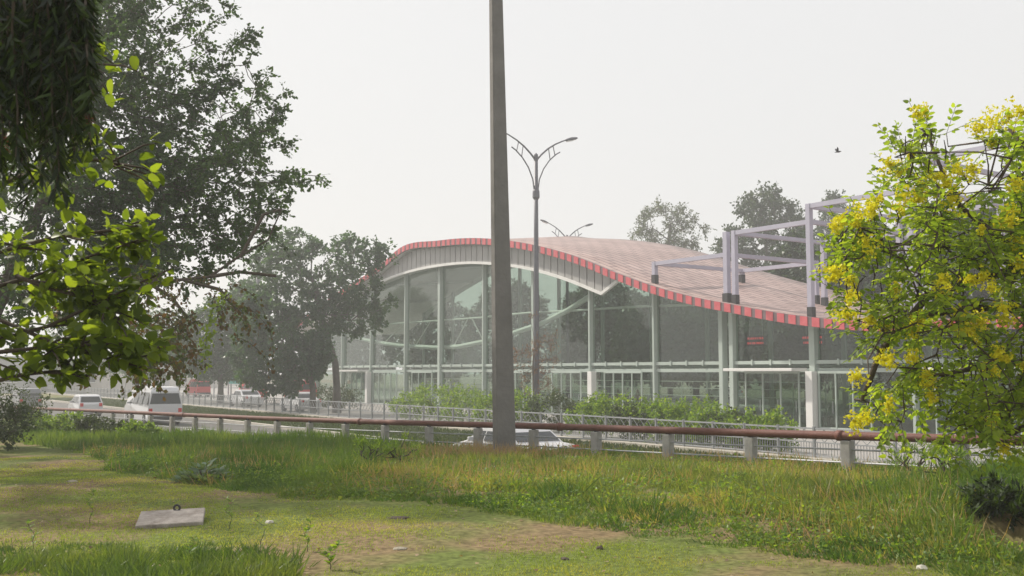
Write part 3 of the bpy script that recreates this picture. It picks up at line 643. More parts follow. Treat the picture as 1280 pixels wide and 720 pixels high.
# metal benches inside
def bench():
    r = empty('metal_bench', (0, 0, 0))
    for k in (-.6, 0, .6):
        MB().box((k, 0, .45), (.5, .45, .03)).build('seat', M['seat'], r, bevel=.01)
        MB().box((k, .26, .75), (.5, .03, .5), (np.array((1., 0, 0)), unit((0, 1, -.25)), unit((0, .25, 1)))).build('backrest', M['seat'], r, bevel=.01)
    for k in (-.75, .75): MB().tube([(k, -.22, 0), (k, -.1, .42), (k, .2, .42), (k, .3, 0)], .025, 6).build('leg', M['seat'], r)
    return r
bn = bench()
for i, (px, lab) in enumerate(((1046, 'grey metal bench inside the glass right of the white doorway pillar'), (985, 'grey metal bench behind the glass of the canopied doorway'))):
    o = bn if i == 0 else copy_tree(bn); p = PT(px, 465, 45.6); o.location = (p[0], p[1], .12); o.rotation_euler.z = math.atan2(U[1], U[0])+math.pi; tag(o, lab, 'bench', 'metal benches inside the station')

# ---------------------------------------------------------------- foliage machinery
def rnd_unit(n): v = R.normal(size=(n, 3)); return v/np.linalg.norm(v, axis=1, keepdims=True)
def nrm(v): return v/(np.linalg.norm(v, axis=1, keepdims=True)+1e-9)
def leaf_arrays(C, D, Nn, L, W, shape='far'):   # base points, directions, normals, length, width
    n = len(C); D = nrm(D); Sd = nrm(np.cross(D, Nn)); Nn = nrm(np.cross(Sd, D)); L = np.asarray(L).reshape(-1, 1)*np.ones((n, 1)); W = np.asarray(W).reshape(-1, 1)*np.ones((n, 1))
    if shape == 'far':
        V = np.stack([C, C+D*L*.5+Sd*W*.5-Nn*W*.15, C+D*L, C+D*L*.5-Sd*W*.5-Nn*W*.15], 1); k = 4; q = np.array([[0, 1, 2, 3]])
        T = None
    elif shape == 'blade':
        V = np.stack([C-Sd*W*.5, C+Sd*W*.5, C+D*L*.5+Sd*W*.42+Nn*L*.05, C+D*L*.5-Sd*W*.42+Nn*L*.05, C+D*L*.96-Nn*L*.02], 1); k = 5
        q = np.array([[0, 1, 2, 3]]); T = np.array([[3, 2, 4]])
    else:
        a, b_, c1, c2 = (.16, .58, .50, .36) if shape == 'oval' else (.12, .52, .52, .40)
        fold = Nn*W*.12
        V = np.stack([C, C+D*L*.33-fold*0, C+D*L*.7-Nn*L*.03, C+D*L-Nn*L*.10,
                      C+D*L*a+Sd*W*.38+fold, C+D*L*.38+Sd*W*.5+fold, C+D*L*.76+Sd*W*.34+fold-Nn*L*.04,
                      C+D*L*a-Sd*W*.38+fold, C+D*L*.38-Sd*W*.5+fold, C+D*L*.76-Sd*W*.34+fold-Nn*L*.04], 1); k = 10
        q = np.array([[0, 1, 5, 4], [1, 2, 6, 5], [0, 7, 8, 1], [1, 8, 9, 2]]); T = np.array([[2, 3, 6], [2, 9, 3]])
    off = (np.arange(n)*k)[:, None, None]
    Q = (q[None]+off).reshape(-1, 4); TT = None if T is None else (T[None]+off).reshape(-1, 3)
    return V.reshape(-1, 3), Q, TT
def in_poly(px, py, poly):
    poly = np.array(poly); x0, y0 = poly[:, 0], poly[:, 1]; x1, y1 = np.roll(x0, -1), np.roll(y0, -1)
    px = px[:, None]; py = py[:, None]; c = ((y0 > py) != (y1 > py)) & (px < (x1-x0)*(py-y0)/(y1-y0+1e-9)+x0); return c.sum(1) % 2 == 1
def edge_dist(px, py, poly):
    poly = np.array(poly, float); a = poly; b_ = np.roll(poly, -1, 0); p = np.stack([px, py], 1)[:, None]; ab = b_-a
    t = np.clip(((p-a)*ab).sum(-1)/((ab**2).sum(-1)+1e-9), 0, 1); return np.linalg.norm(p-(a+ab*t[..., None]), axis=-1).min(1)
def sample_poly(poly, n, Y, depth, holes=.0, hs=.03, bottom_cut=None):
    """cluster centres inside an outline seen in the photograph, spread through the crown's depth"""
    P_ = np.array(poly); out = []
    x0, y0 = P_.min(0); x1, y1 = P_.max(0); md = None
    while len(out) < n:
        x = R.uniform(x0, x1, 4*n); y = R.uniform(y0, y1, 4*n); k = in_poly(x, y, poly); x = x[k]; y = y[k]
        if holes: q = vnoise(x, y, hs) > holes*2-1; x = x[q]; y = y[q]
        d = edge_dist(x, y, poly); rmax = max(d.max(), 1)
        prof = np.sqrt(np.clip(1-(1-d/rmax)**2, 0.02, 1)); yy_ = Y+R.uniform(-1, 1, len(x))*depth*prof
        out += [P(a, b_, c) for a, b_, c in zip(x, y, yy_)]
    return np.array(out[:n])
def skeleton(C, root_pts, rad0, r_tip, mb, wob=.08):
    """connect cluster centres to the trunk by branching limbs"""
    nodes = [np.array(p, float) for p in root_pts]; par = [i-1 for i in range(len(nodes))]; nroot = len(nodes); cnt = [0]*len(nodes)
    top = nodes[-1]; order = np.argsort(np.linalg.norm(C-top, axis=1)); dist = [0]*len(nodes)
    for ci in order:
        c = C[ci]; A = np.array(nodes); d = np.linalg.norm(A-c, axis=1)+.35*np.array(dist)+np.where(np.arange(len(A)) < max(1, nroot//2), 2.0, 0)
        i = int(np.argmin(d)); L = np.linalg.norm(c-A[i])
        m = (A[i]*.5+c*.5)+R.normal(0, wob*L, 3)+np.array((0, 0, -.04*L))
        nodes.append(m); par.append(i); dist.append(dist[i]+L/2); nodes.append(c.copy()); par.append(len(nodes)-2); dist.append(dist[-1]+L/2); cnt += [0, 1]
    for i in range(len(nodes)-1, 0, -1):
        if par[i] >= 0: cnt[par[i]] += cnt[i]
    tot = max(cnt[0], 1); rr = [max(r_tip, rad0*(c/tot)**.46) for c in cnt]
    for i in range(nroot, len(nodes)):
        a, b_ = nodes[par[i]], nodes[i]; ra = min(rr[par[i]], rr[i]*1.3)
        mb.tube([a, b_], [ra, rr[i]], 5 if rr[i] > r_tip*2 else 3, cap=False)
def crown_leaves(C, centre, n_leaf, rad, L, W, shape='far', droop=0.0, outw=.5, twig=None, twig_r=.006, nt_=4):
    """leaf clusters: short twigs leave each centre, leaves sit along them"""
    n = len(C); tw = nt_; out = nrm(C-centre); Cs = []; Ds = []
    D = nrm(rnd_unit(n*tw)+np.repeat(out, tw, 0)*outw+np.array((0, 0, -droop))); C0 = np.repeat(C, tw, 0); rl = rad*R.uniform(.6, 1.25, (n*tw, 1)); per = max(1, n_leaf//tw)
    f = R.uniform(.08, 1.0, (n*tw, per, 1)); pos = C0[:, None]+D[:, None]*rl[:, None]*f+R.normal(0, rad*.10, (n*tw, per, 3)); pos[..., 2] -= (droop*.3*rad*f[..., 0]**2)
    ld = np.repeat(D[:, None], per, 1)*.7+R.normal(0, .6, pos.shape)+np.array((0, 0, -.25-droop))
    nn = R.normal(0, .6, pos.shape)+np.array((0, 0, 1.0)); m = n*tw*per
    if twig is not None:
        for a, d, l in zip(C0, D, rl): twig.tube([a, a+d*l*.5, a+d*l*.98+np.array((0, 0, -droop*.3*rad))], [twig_r, twig_r*.8, twig_r*.4], 3, cap=False)
    s = R.uniform(.7, 1.25, m); return leaf_arrays(pos.reshape(-1, 3), ld.reshape(-1, 3), nn.reshape(-1, 3), L*s, W*s, shape)
def tree(name, label, polys, Y, depth, base_px, trunk_px, lm, n_leaf, rad, L, W, trunk_r, group=None, shape='far', gz=0.0, cat='tree', bark='barkg', twigs=False, sprays=None, droop=.1, holes=0, hs=.03, tip=.012, twig_r=.006, extra_y=0, nt_=4, outw=.5):
    C = np.concatenate([sample_poly(pl, n, Y+extra_y, dpt, holes, hs) for pl, n, dpt in polys])
    for sp in (sprays or []):
        A = [P(x, y, Y+sp[1]) for x, y in sp[0]]
        for f in np.linspace(0, len(A)-1, sp[2]):
            i = min(int(f), len(A)-2); C = np.vstack([C, A[i]+(A[i+1]-A[i])*(f-i)+R.normal(0, .12, 3)])
    tpts = [P(x, y, Y+dy) for x, y, dy in trunk_px]; b = np.array((base_px, ), float)
    root = np.array((tpts[0][0], tpts[0][1], gz)); r = empty(name, root, label, cat, group)
    tp = [root-np.array((0, 0, .2))]+tpts; mb = MB(); k = len(tp)
    mb.tube(tp, [trunk_r*(1.25 if i == 0 else 1-.55*i/k) for i in range(k)], 9)
    skeleton(C, tp, trunk_r*.6, tip, mb); to = mb.build('trunk', M[bark], r, smooth=True)
    tw = MB() if twigs else None
    V, Q, T = crown_leaves(C, C.mean(0), n_leaf, rad, L, W, shape, droop, outw, tw, twig_r, nt_)
    co = npmesh('crown', V, Q, lm, r, T=T)
    if twigs: tw.build('twigs', M['twig'], co)
    return r, C
LM = dict(
    big=leafmat('big_tree_leaf', [(.022, .045, .018), (.036, .068, .024), (.062, .10, .030)], .32, big=.5),
    pop=leafmat('poplar_leaf', [(.030, .064, .024), (.046, .096, .032), (.078, .140, .042)], .42, big=.5),
    mid=leafmat('mid_tree_leaf', [(.022, .056, .026), (.036, .086, .036), (.062, .125, .046)], .38, big=.35),
    far=leafmat('far_tree_leaf', [(.016, .038, .020), (.03, .06, .028), (.055, .09, .04)], .25, big=.25),
    pale=leafmat('pale_tree_leaf', [(.04, .07, .035), (.06, .09, .045), (.09, .11, .06)], .3),
    rusty=leafmat('rusty_leaf', [(.10, .045, .028), (.16, .07, .04), (.12, .09, .04)], .35),
    dry=leafmat('dry_hanging_leaf', [(.04, .06, .02), (.09, .075, .03), (.12, .065, .035), (.09, .13, .03), (.06, .09, .025)], .4),
    near=leafmat('broad_leaf', [(.055, .085, .012), (.10, .15, .02), (.19, .25, .035)], .55, .45, .3, tcol=(2.0, 1.9, .6, 1)),
    vine=leafmat('vine_leaf', [(.14, .22, .03), (.20, .28, .04)], .55),
    needle=leafmat('bottlebrush_leaf', [(.008, .016, .006), (.016, .030, .009), (.045, .08, .014)], .3),
    redf=leafmat('bottlebrush_flower', [(.20, .03, .015), (.32, .06, .03)], .3, tcol=(1, 1, 1, 1)),
    senna=leafmat('senna_leaf', [(.11, .175, .024), (.17, .245, .034), (.26, .33, .045)], .62, tcol=(2.1, 2.0, .7, 1)),
    yellow=leafmat('yellow_petal', [(.70, .58, .01), (.80, .72, .02), (.85, .80, .05)], .4, tcol=(1, 1.08, 1, 1)),
    bush=leafmat('bush_leaf', [(.075, .14, .025), (.11, .19, .03), (.17, .24, .04)], .5),
    dbush=leafmat('dark_bush_leaf', [(.03, .05, .018), (.05, .075, .025)], .3),
    grass=leafmat('tall_grass_blade', [(.075, .115, .03), (.125, .165, .042), (.19, .215, .065), (.30, .26, .12)], .5, big=.45),
    lush=leafmat('lush_grass_blade', [(.045, .10, .022), (.08, .14, .028), (.14, .19, .045)], .45, big=.6),
    fore=leafmat('near_grass_blade', [(.045, .09, .022), (.08, .13, .03), (.14, .18, .05)], .4, big=.8),
    lawn=leafmat('lawn_blade', [(.125, .19, .035), (.185, .24, .05), (.29, .28, .09)], .5, big=.6),
    blue=leafmat('bluish_weed_leaf', [(.10, .16, .10), (.17, .24, .18)], .3), straw=leafmat('straw', [(.28, .20, .10), (.35, .25, .14)], .3),
    seed=leafmat('seed_head', [(.22, .15, .09), (.28, .21, .12)], .3),
)
# ---------------------------------------------------------------- trees
BIGP = [([(150,-60),(300,-60),(268,2),(262,22),(300,30),(308,52),(286,66),(268,96),(236,110),(200,120),(150,130)], 170, 1.8),
        ([(150,90),(240,96),(318,100),(346,132),(344,178),(326,205),(300,230),(150,240)], 230, 2.2),
        ([(140,200),(330,185),(372,212),(395,216),(352,232),(358,246),(338,262),(330,300),(275,318),(235,332),(140,340)], 270, 2.2),
        ([(-60,-60),(160,-60),(170,120),(180,330),(110,400),(-20,440),(-60,440)], 420, 2.6),
        ([(-470,-330),(-250,-420),(-60,-330),(-60,380),(-250,430),(-430,300)], 420, 3.2), ([(-60,130),(120,200),(128,330),(100,390),(-20,440),(-60,440)], 260, 2.4)]
BIGP = [(p, max(20, int(n*q)), d) for (p, n, d), q in zip(BIGP, (.30, .32, .35, .8, 1, 1))]
BSP = []
_o = [(60,-90),(300,-90),(262,8),(303,40),(303,56),(275,78),(262,98),(318,104),(345,130),(344,175),(330,200),(392,214),(352,235),(356,250),(338,265),(328,300),(270,322),(120,345),(100,200)]
while len(BSP) < 175:
    tx, ty = R.uniform(90, 395), R.uniform(-90, 345)
    if not in_poly(np.array([tx]), np.array([ty]), _o)[0]: continue
    ln = R.uniform(55, 115); an = R.uniform(.15, .75) if tx > 200 else R.uniform(.3, 1.5); sx, sy = tx-ln*math.cos(an), ty+ln*math.sin(an)
    BSP.append(([(sx, sy), ((sx+tx)/2+R.uniform(-4, 4), (sy+ty)/2+8), (tx, ty)], R.uniform(-2.4, 2.4), 7))
tree('poplar_tree', 'large dark small-leaved tree filling the upper left against the white sky', [(p, n, d) for p, n, d in BIGP], 27, 0, None,
     [(-26, 500, 0), (-20, 420, 0), (20, 330, 0), (60, 240, .2), (80, 150, 0), (95, 70, 0)], LM['pop'], 34, .34, .115, .09, .24, gz=float(H(-13.2, 27)), twigs=True, droop=.05, tip=.012, twig_r=.006, holes=.24, hs=.06, outw=.9, nt_=4,
     bark='bark', sprays=BSP+[([(250,120),(300,75),(312,40)], 0, 9), ([(240,60),(272,20),(285,-10)], .5, 8), ([(230,40),(250,5),(255,-20)], -.5, 6), ([(280,160),(325,125),(330,100)], .6, 8), ([(290,190),(338,150),(350,122)], 0, 9), ([(300,210),(335,190),(352,172)], -.6, 7),
             ([(310,235),(350,222),(392,215)], 0, 10), ([(300,260),(340,250),(362,252)], .5, 7), ([(290,280),(325,290),(345,268)], 0, 7), ([(180,90),(215,40),(240,0)], 0, 12), ([(200,150),(260,120),(300,100)], 0, 12), ([(200,250),(260,230),(330,215)], 0, 12), ([(270,110),(290,90),(322,106)], 0, 6)])
bigroot = bpy.data.objects['poplar_tree']
# hanging dry branches of that tree
def strands(starts, Y, lens, n_leaf, L, W, lm, name, parent, wm='twig', jit=.05, droop=1, loc=None, r0=.008, shape='far', jy=.4):
    for (x, y), ln in zip(starts, lens):
        p = P(x, y, Y+R.uniform(-jy, jy)); d = unit((R.uniform(-.6, .9), R.uniform(-.3, .3), R.uniform(-.1, .3))); pts = [p]
        for k in range(7):
            d = unit(d+np.array((R.normal(0, .18), R.normal(0, .18), -.34*droop))); p = p+d*ln/7; pts.append(p)
        tw = MB().tube(pts, [r0*(1-k/9) for k in range(8)], 4, cap=False)
        A = np.array(pts); f = R.uniform(0.1, 7, n_leaf); i = np.minimum(f.astype(int), 6); q = A[i]+(A[i+1]-A[i])*(f-i)[:, None]
        C = q+R.normal(0, jit, q.shape); D = nrm(A[i+1]-A[i])*.5+R.normal(0, .6, q.shape)+np.array((0, 0, -.5)); s = R.uniform(.7, 1.3, len(C))
        V, Q, T = leaf_arrays(C, D, R.normal(0, 1, C.shape)+np.array((0, -.4, .6)), L*s, W*s, shape)
        o = npmesh(name, V, Q, lm, parent, T=T, loc=loc); tw.build('twig', M[wm], o)
    return o
P1 = [(x, y) for x, y in zip(R.uniform(110, 300, 46), R.uniform(330, 430, 46))]
strands(P1, 23, R.uniform(.7, 1.9, 46), 34, .10, .07, LM['dry'], 'hanging_branch', bigroot, jit=.045)
strands([(x, y) for x, y in zip(R.uniform(120, 235, 30), R.uniform(395, 452, 30))], 19, R.uniform(.6, 1.1, 30), 26, .12, .085, LM['dry'], 'hanging_branch', bigroot, jit=.045)
lb = MB()
for pts in ([(150,345),(205,352),(262,346),(300,320),(335,300),(352,262)], [(230,350),(275,362),(300,392)], [(262,346),(300,340),(345,345)], [(180,350),(215,372),(235,398)], [(300,322),(330,268),(352,262)]):
    lb.tube([P(x, y, 24) for x, y in pts], [.05-.007*i for i in range(len(pts))], 5)
lb.build('bare_limb', M['bark'], bigroot)
strands([(318,318),(340,300),(300,345),(352,268),(330,290)], 24, [.7, .6, .8, .5, .6], 26, .11, .05, LM['big'], 'limb_leaves', bigroot, jit=.06)
vp = P(290, 370, 22); vo = strands([(288,366)], 22, [1.75], 150, .10, .075, LM['vine'], 'hanging_vine', None, jit=.07, loc=(vp[0], vp[1], vp[2]), jy=.05, droop=2.2)
tag(vo, 'light green leafy vine hanging down in front of the hazy trees', 'vine')
SHP = [([(-520,-150),(-330,-230),(-120,-210),(-10,-60),(10,120),(-5,280),(-120,340),(-330,330),(-500,200)], 360, 3.4)]
tree('shade_tree', 'leafy tree just outside the left edge whose crown shades the lawn', SHP, 18.8, 0, None, [(-250,520,0),(-248,420,0),(-245,300,0),(-240,150,0)], LM['big'], 48, .55, .13, .10, .22, gz=float(H(-13, 18.8)), bark='bark', tip=.015, outw=.7)
TA = [([(330,302),(350,291),(378,290),(402,301),(430,294),(458,300),(488,311),(486,330),(468,346),(474,366),(496,374),(478,392),(470,408),(440,418),(400,410),(350,400),(318,370),(312,330)], 430, 2.6)]
tree('roadside_tree', 'bushy grey-green tree with forked trunk in front of the left glass wall', TA, 74, 0, None, [(421,486,0),(419,455,0),(412,430,.2),(400,395,0),(395,360,0)], LM['mid'], 42, .62, .25, .19, .30, 'trees along the fence left of the station', gz=.06, holes=.12, hs=.05, tip=.02, outw=.6)
TBp = [([(306,360),(340,372),(390,395),(408,430),(404,462),(372,486),(330,484),(298,470),(290,420)], 380, 2.4), ([(382,410),(410,420),(414,450),(392,470)], 40, 1)]
tree('roadside_tree', 'dense dark tree with drooping crown left of the forked-trunk tree', TBp, 72, 0, None, [(391,486,0),(387,465,0),(378,445,0),(360,415,0)], LM['mid'], 42, .6, .25, .19, .22, 'trees along the fence left of the station', gz=.06, tip=.02, droop=.4)
TCp = [([(226,404),(262,382),(300,358),(330,350),(334,400),(326,456),(290,470),(240,466),(216,440)], 520, 3.5)]
tree('roadside_tree', 'hazy grey tree standing behind the light green hanging vine', TCp, 98, 0, None, [(276,480,0),(274,450,0),(278,420,0)], LM['mid'], 42, .9, .34, .25, .28, 'trees along the fence left of the station', gz=.06, tip=.03)
TDp = [([(150,400),(190,388),(226,396),(236,430),(228,462),(190,470),(150,466)], 240, 4)]
tree('distant_tree', 'pale hazed tree behind the minibus roof at left', TDp, 125, 0, None, [(196,478,0),(195,450,0),(193,430,0)], LM['mid'], 34, 1.2, .3, .22, .3, 'trees far off in the haze', gz=0, tip=.04)
TE = [([(60,410),(110,395),(150,405),(150,460),(100,470),(50,465)], 170, 4)]
tree('distant_tree', 'pale hazed tree above the white hatchback at far left', TE, 135, 0, None, [(104,480,0),(102,455,0),(100,430,0)], LM['mid'], 34, 1.2, .3, .22, .3, 'trees far off in the haze', gz=0, tip=.04)
# behind the station
tree('thin_crowned_tree', 'feathery pale tree rising above the roof ridge left of the roof frames', [([(792,288),(806,264),(828,253),(856,262),(884,280),(886,292),(870,300),(872,320),(800,320)], 190, 3.5)], 125, 0, None, [(836,330,0),(836,300,0),(838,280,0)], LM['pale'], 30, 1.0, .30, .16, .28, 'trees behind the station', tip=.05, holes=.25, hs=.09, twigs=True, twig_r=.014)
tree('tall_tree', 'tall pointed tree behind the roof frames with knobbly crown', [([(896,300),(922,284),(926,256),(942,242),(958,234),(976,244),(988,262),(1004,272),(1010,310),(1004,400),(930,400),(900,330)], 420, 4)], 115, 0, None, [(958,400,0),(958,340,0),(957,290,0)], LM['far'], 56, 1.1, .34, .25, .3, 'trees behind the station', tip=.04, holes=.05)
tree('cypress_tree', 'dark narrow-topped tree peeping over the tallest roof frame', [([(1028,262),(1034,244),(1042,237),(1054,246),(1062,262),(1068,300),(1068,400),(1020,400),(1018,300)], 260, 3)], 122, 0, None, [(1042,400,0),(1042,340,0),(1042,280,0)], LM['far'], 56, .8, .3, .22, .3, 'trees behind the station', tip=.04)
k = 0
labs = ['broad dark tree behind the roof right of the tall pointed tree', 'rounded dark tree behind the rear roof corner', 'dark tree behind the yellow flowers and roof frames', 'dark tree at the right edge behind the yellow flowering tree',
        'dark tree seen through the glass under the roof frames', 'dark tree seen through the glass right of the street lamp', 'dark tree seen through the glass behind the concrete pole', 'dark tree seen through the left arched glass', 'dark tree behind the left end of the station', 'low dark tree seen through glass behind the doorway canopy', 'dark tree seen through glass at the middle bay']
for (px, t, top_y, wpx, dep), lab in zip(((1010,70,292,62,4),(1085,66,285,70,4),(1165,66,262,75,4),(1250,66,250,80,4),(870,74,372,70,4),(760,74,358,80,4),(640,76,356,75,4),(545,78,372,60,4),(455,78,392,50,4),(965,74,382,70,4),(820,70,376,60,3)), labs):
    p = PT(px, 465, t); Y = p[1]; hw = wpx*.75
    poly = [(px+hw*a, top_y+(470-top_y)*b_) for a, b_ in ((-.35, .03), (.1, 0), (.5, .08), (.85, .25), (1, .5), (.95, .8), (.6, 1), (-.6, 1), (-.95, .78), (-1, .45), (-.8, .2))]
    tree('dark_tree', lab, [(poly, 330, dep)], Y, 0, None, [(px, 468, 0), (px+3, 430, 0), (px-2, top_y+50, 0)], LM['far'], 60, 1.25, .42, .32, .3, 'trees behind the station', tip=.04)
tree('rusty_tree', 'slender small tree with rusty brown leaves beside the lamp post before the glass', [([(642,402),(660,392),(690,400),(696,440),(688,490),(650,490),(640,450)], 60, .9)], 58, 0, None, [(667,500,0),(666,460,0),(668,425,0)], LM['rusty'], 22, .45, .12, .05, .06, tip=.012, cat='tree', twigs=True, twig_r=.01, holes=.2)

# ---------------------------------------------------------------- shrubs
def shrub(name, label, p, w_, h, lm, n=40, nl=30, L=.1, W=.06, group=None, shape='far', droop=0, stem=.02, cat='shrub'):
    r = empty(name, p, label, cat, group); c = np.array(p)+np.array((0, 0, h*.5)); C = []
    v = rnd_unit(n)*R.uniform(.3, 1, (n, 1))**.5; C = c+v*np.array((w_/2, w_/2, h*.46)); C[:, 2] = np.maximum(C[:, 2], p[2]+.06)
    mb = MB(); skeleton(C, [np.array(p)-np.array((0, 0, .05)), np.array(p)+np.array((0, 0, h*.2))], stem*1.6, .005, mb); mb.build('stems', M['twig'], r)
    V, Q, T = crown_leaves(C, c-np.array((0, 0, h*.4)), nl, min(w_, h)*.24, L, W, shape, droop, .8); npmesh('foliage', V, Q, lm, r, T=T); return r
desc = [('bright green', 'bush'), ('mid green', 'bush'), ('dark green', 'dbush')]
xs_sh = [(516,30,1.75,1.9,0,'leftmost light green bush behind the fence left of the pole'), (548,30.5,2.3,2.2,0,'tallest light green bush behind the fence left of the pole'), (582,30,2.0,1.8,1,'green bush behind the fence just left of the pole'),
         (652,29.5,2.0,1.7,1,'green bush behind the fence at the foot of the street lamp'), (688,30,1.9,1.9,2,'dark grey-green rounded bush right of the street lamp'), (735,29,1.9,1.5,0,'light green bush behind the fence left of the middle doors'),
         (762,29.5,2.1,1.6,0,'green bush before the middle glass doors'), (790,29,1.9,1.4,2,'darker bush before the middle glass doors'), (815,29.3,2.0,1.5,0,'bright bush with pale tips right of the middle doors'),
         (842,29.2,2.0,1.6,1,'bushy green shrub below the big glass pane'), (868,29.5,1.9,1.6,1,'green shrub left of the double column'), (893,29,1.85,1.5,1,'green shrub nearly touching the double column'),
         (917,29.3,1.75,1.5,2,'shaggy shrub in front of the double column'), (940,29.1,1.6,1.4,1,'low shrub left of the canopied doorway'), (962,29,1.5,1.2,0,'lowest shrub at the right end of the row'), (620,29,1.9,1.6,1,'green bush mostly hidden behind the concrete pole')]
for px, t, h, w_, k, lab in xs_sh:
    p = PT(px, 465, t); shrub('planted_shrub', lab, (p[0], p[1], .1), w_*1.45, h*(R.uniform(.78, .95) if px > 700 else 1.0), LM[desc[k][1]], 70, 36, .13, .085, 'shrubs planted behind the metal fence')
p = PT(417, 465, 34); shrub('clipped_bush', 'dark rounded clipped bush at the foot of the forked tree', (p[0], p[1], .06), 4.2, 1.9, LM['dbush'], 90, 40, .13, .09)
# weedy bushes under the pipe at left
wb = [(2,25,1.5,1.0,'dbush','dark tall shrub against the left edge in front of the pipe'), (6,34,2.0,2.0,'dbush','dark leafy bush at the left edge below the near leaves'), (40,36,.8,1.1,'bush','low yellow-green bush under the pipe near the left edge'), (66,36,.75,1.1,'bush','low yellow-green bush under the pipe before the grey van'), (92,35,.85,1.2,'bush','low bush under the pipe below the white hatchback'),
      (122,34,.7,1.0,'dbush','dark low weed bush right of the white hatchback'), (150,33,.65,1.0,'dbush','dark low weed bush below the minibus front'), (176,31,.6,.9,'bush','low green bush below the minibus')]
for px, Y, h, w_, m_, lab in wb:
    x = (px-640)/F*Y; y = Y
    shrub('weed_bush', lab, (x, y, float(H(x, y))), w_*1.35, h*.85, LM[m_], 60, 40, .09, .055, 'weedy bushes along the pipe rail')
for px, py, h, w_, lab in ((462,583,.48,.5,'feathery light green weed clump in the tall grass left of the pole'), (500,580,.45,.7,'smaller weed clump right of the feathery one'), (1150,600,.5,.7,'leafy weed standing in grass under the yellow tree'), (1185,606,.42,.6,'weed beside the leafy one under the yellow tree')):
    p = G(px, py); shrub('weed_clump', lab, (p[0], p[1], p[2]), w_, h, LM['bush'], 16, 30, .09, .018, 'weed clumps in the grass', droop=-.5)
for px, py, h, w_, lab in ((112,655,.42,.16,'spindly weed stem standing left of the concrete slab'), (286,662,.36,.16,'spindly weed stem standing just right of the concrete slab'), (326,684,.34,.14,'thin weed stem in the grass below and right of the slab'),
                           (384,690,.30,.18,'leafy weed stem at the right end of the near grass patch'), (40,690,.30,.2,'leafy weed in the bottom left corner grass'), (236,706,.26,.2,'low leafy weed in near grass below the slab'), (412,712,.24,.24,'bright low weed at the bottom edge right of the near grass')):
    p = G(px, py); r = empty('tall_weed', p, lab, 'weed', 'single weeds in the near grass'); A = np.array([p+[R.uniform(-.015, .015)*j, R.uniform(-.01, .01)*j, h*j/5-.02] for j in range(6)])
    MB().tube(A, [.004-.0005*j for j in range(6)], 4).build('stem', M['twig'], r); n = 26; f = R.uniform(.8, 5, n); i = np.minimum(f.astype(int), 4); an = R.uniform(0, 6.28, n)
    V, Q, T = leaf_arrays(A[i]+(A[i+1]-A[i])*(f-i)[:, None], np.stack([np.cos(an), np.sin(an), R.uniform(.1, .9, n)], 1), R.normal(0, .3, (n, 3))+np.array((0, 0, 1)), R.uniform(.5, 1.1, n)*w_*.42, R.uniform(.3, .5, n)*w_*.3, 'oval'); npmesh('leaves', V, Q, LM['bush'], r, T=T)
p = G(1268, 655); shrub('hollow_shade_shrub', 'near-black shrub added in place of the shade in the hollow of the long grass at the right edge', (p[0], p[1]+.25, p[2]-.05), .8, .42, LM['needle'], 60, 40, .09, .03)  # added shrub, its near-black leaves stand in for the hollow's deep shade
p = G(255, 603); r = empty('broadleaf_weed', p, 'low weed clump with bluish-green broad leaves on the shaded lawn edge', 'plant')
n = 170; a = R.uniform(0, 2*math.pi, n); q = R.uniform(0, 1, n)**.6; C = np.stack([p[0]+np.cos(a)*q*.42, p[1]+np.sin(a)*q*.3, p[2]+R.uniform(.05, .28, n)*(1.15-q)], 1)
V, Q, T = leaf_arrays(C, np.stack([np.cos(a), np.sin(a), R.uniform(.2, 1.1, n)], 1), R.normal(0, .3, (n, 3))+np.array((0, 0, 1)), R.uniform(.1, .17, n), R.uniform(.05, .08, n), 'oval'); npmesh('foliage', V, Q, LM['blue'], r, T=T)
mb = MB()
for c in C[::3]: mb.tube([(p[0], p[1], p[2]-.02), c], .004, 3, cap=False)
mb.build('stems', M['twig'], r)

# ---------------------------------------------------------------- near left: weeping bottlebrush and broad-leaved tree
g0 = np.array((-3.9, 3.6, float(H(-3.9, 3.6))))
bb = empty('bottlebrush_tree', g0, 'dark weeping tree with narrow drooping leaves in the top left corner', 'tree')
mb = MB(); mb.tube([g0-[0, 0, .2], g0+[.1, 0, 1.5], g0+[.3, -.1, 3.0], g0+[.9, -.4, 4.2]], [.17, .14, .12, .08], 10)
for k in range(9):
    e = P(R.uniform(-30, 90), R.uniform(-120, -30), R.uniform(3.6, 4.6)); mb.tube([g0+[.3, -.1, 3.0], (g0+[.5, -.2, 4.2]+e)/2, e], [.06, .04, .02], 6)
mb.build('trunk', M['bark'], bb, smooth=True)
tw = MB(); Cs = []; Ds = []
for k in range(190):
    x = -40+136*R.uniform(0, 1)**.8 if k > 26 else R.uniform(84, 116); y0 = R.uniform(-110, 60) if x < 70 else R.uniform(-120, -10); yb = min(R.uniform(140, 330)-.8*max(x, 0), y0+R.uniform(90, 270)); yb = max(yb, y0+50); Yk = R.uniform(3.3, 4.7)
    if x > 88: yb = R.uniform(60, 200)
    A = [P(x+j*R.uniform(0, 2.2)*math.copysign(1, R.uniform(-.6, 1)), y0+(yb-y0)*j/6, Yk+R.normal(0, .02)) for j in range(7)]
    tw.tube(A, [.006-.0006*j for j in range(7)], 3, cap=False); A = np.array(A); nl = 64; f = R.uniform(.2, 6, nl); i = np.minimum(f.astype(int), 5)
    q = A[i]+(A[i+1]-A[i])*(f-i)[:, None]; Cs.append(q); Ds.append(np.stack([R.normal(0, .5, nl), R.normal(0, .5, nl), -R.uniform(.35, 1.0, nl)], 1))
C = np.concatenate(Cs); D = np.concatenate(Ds); s = R.uniform(.7, 1.25, len(C))
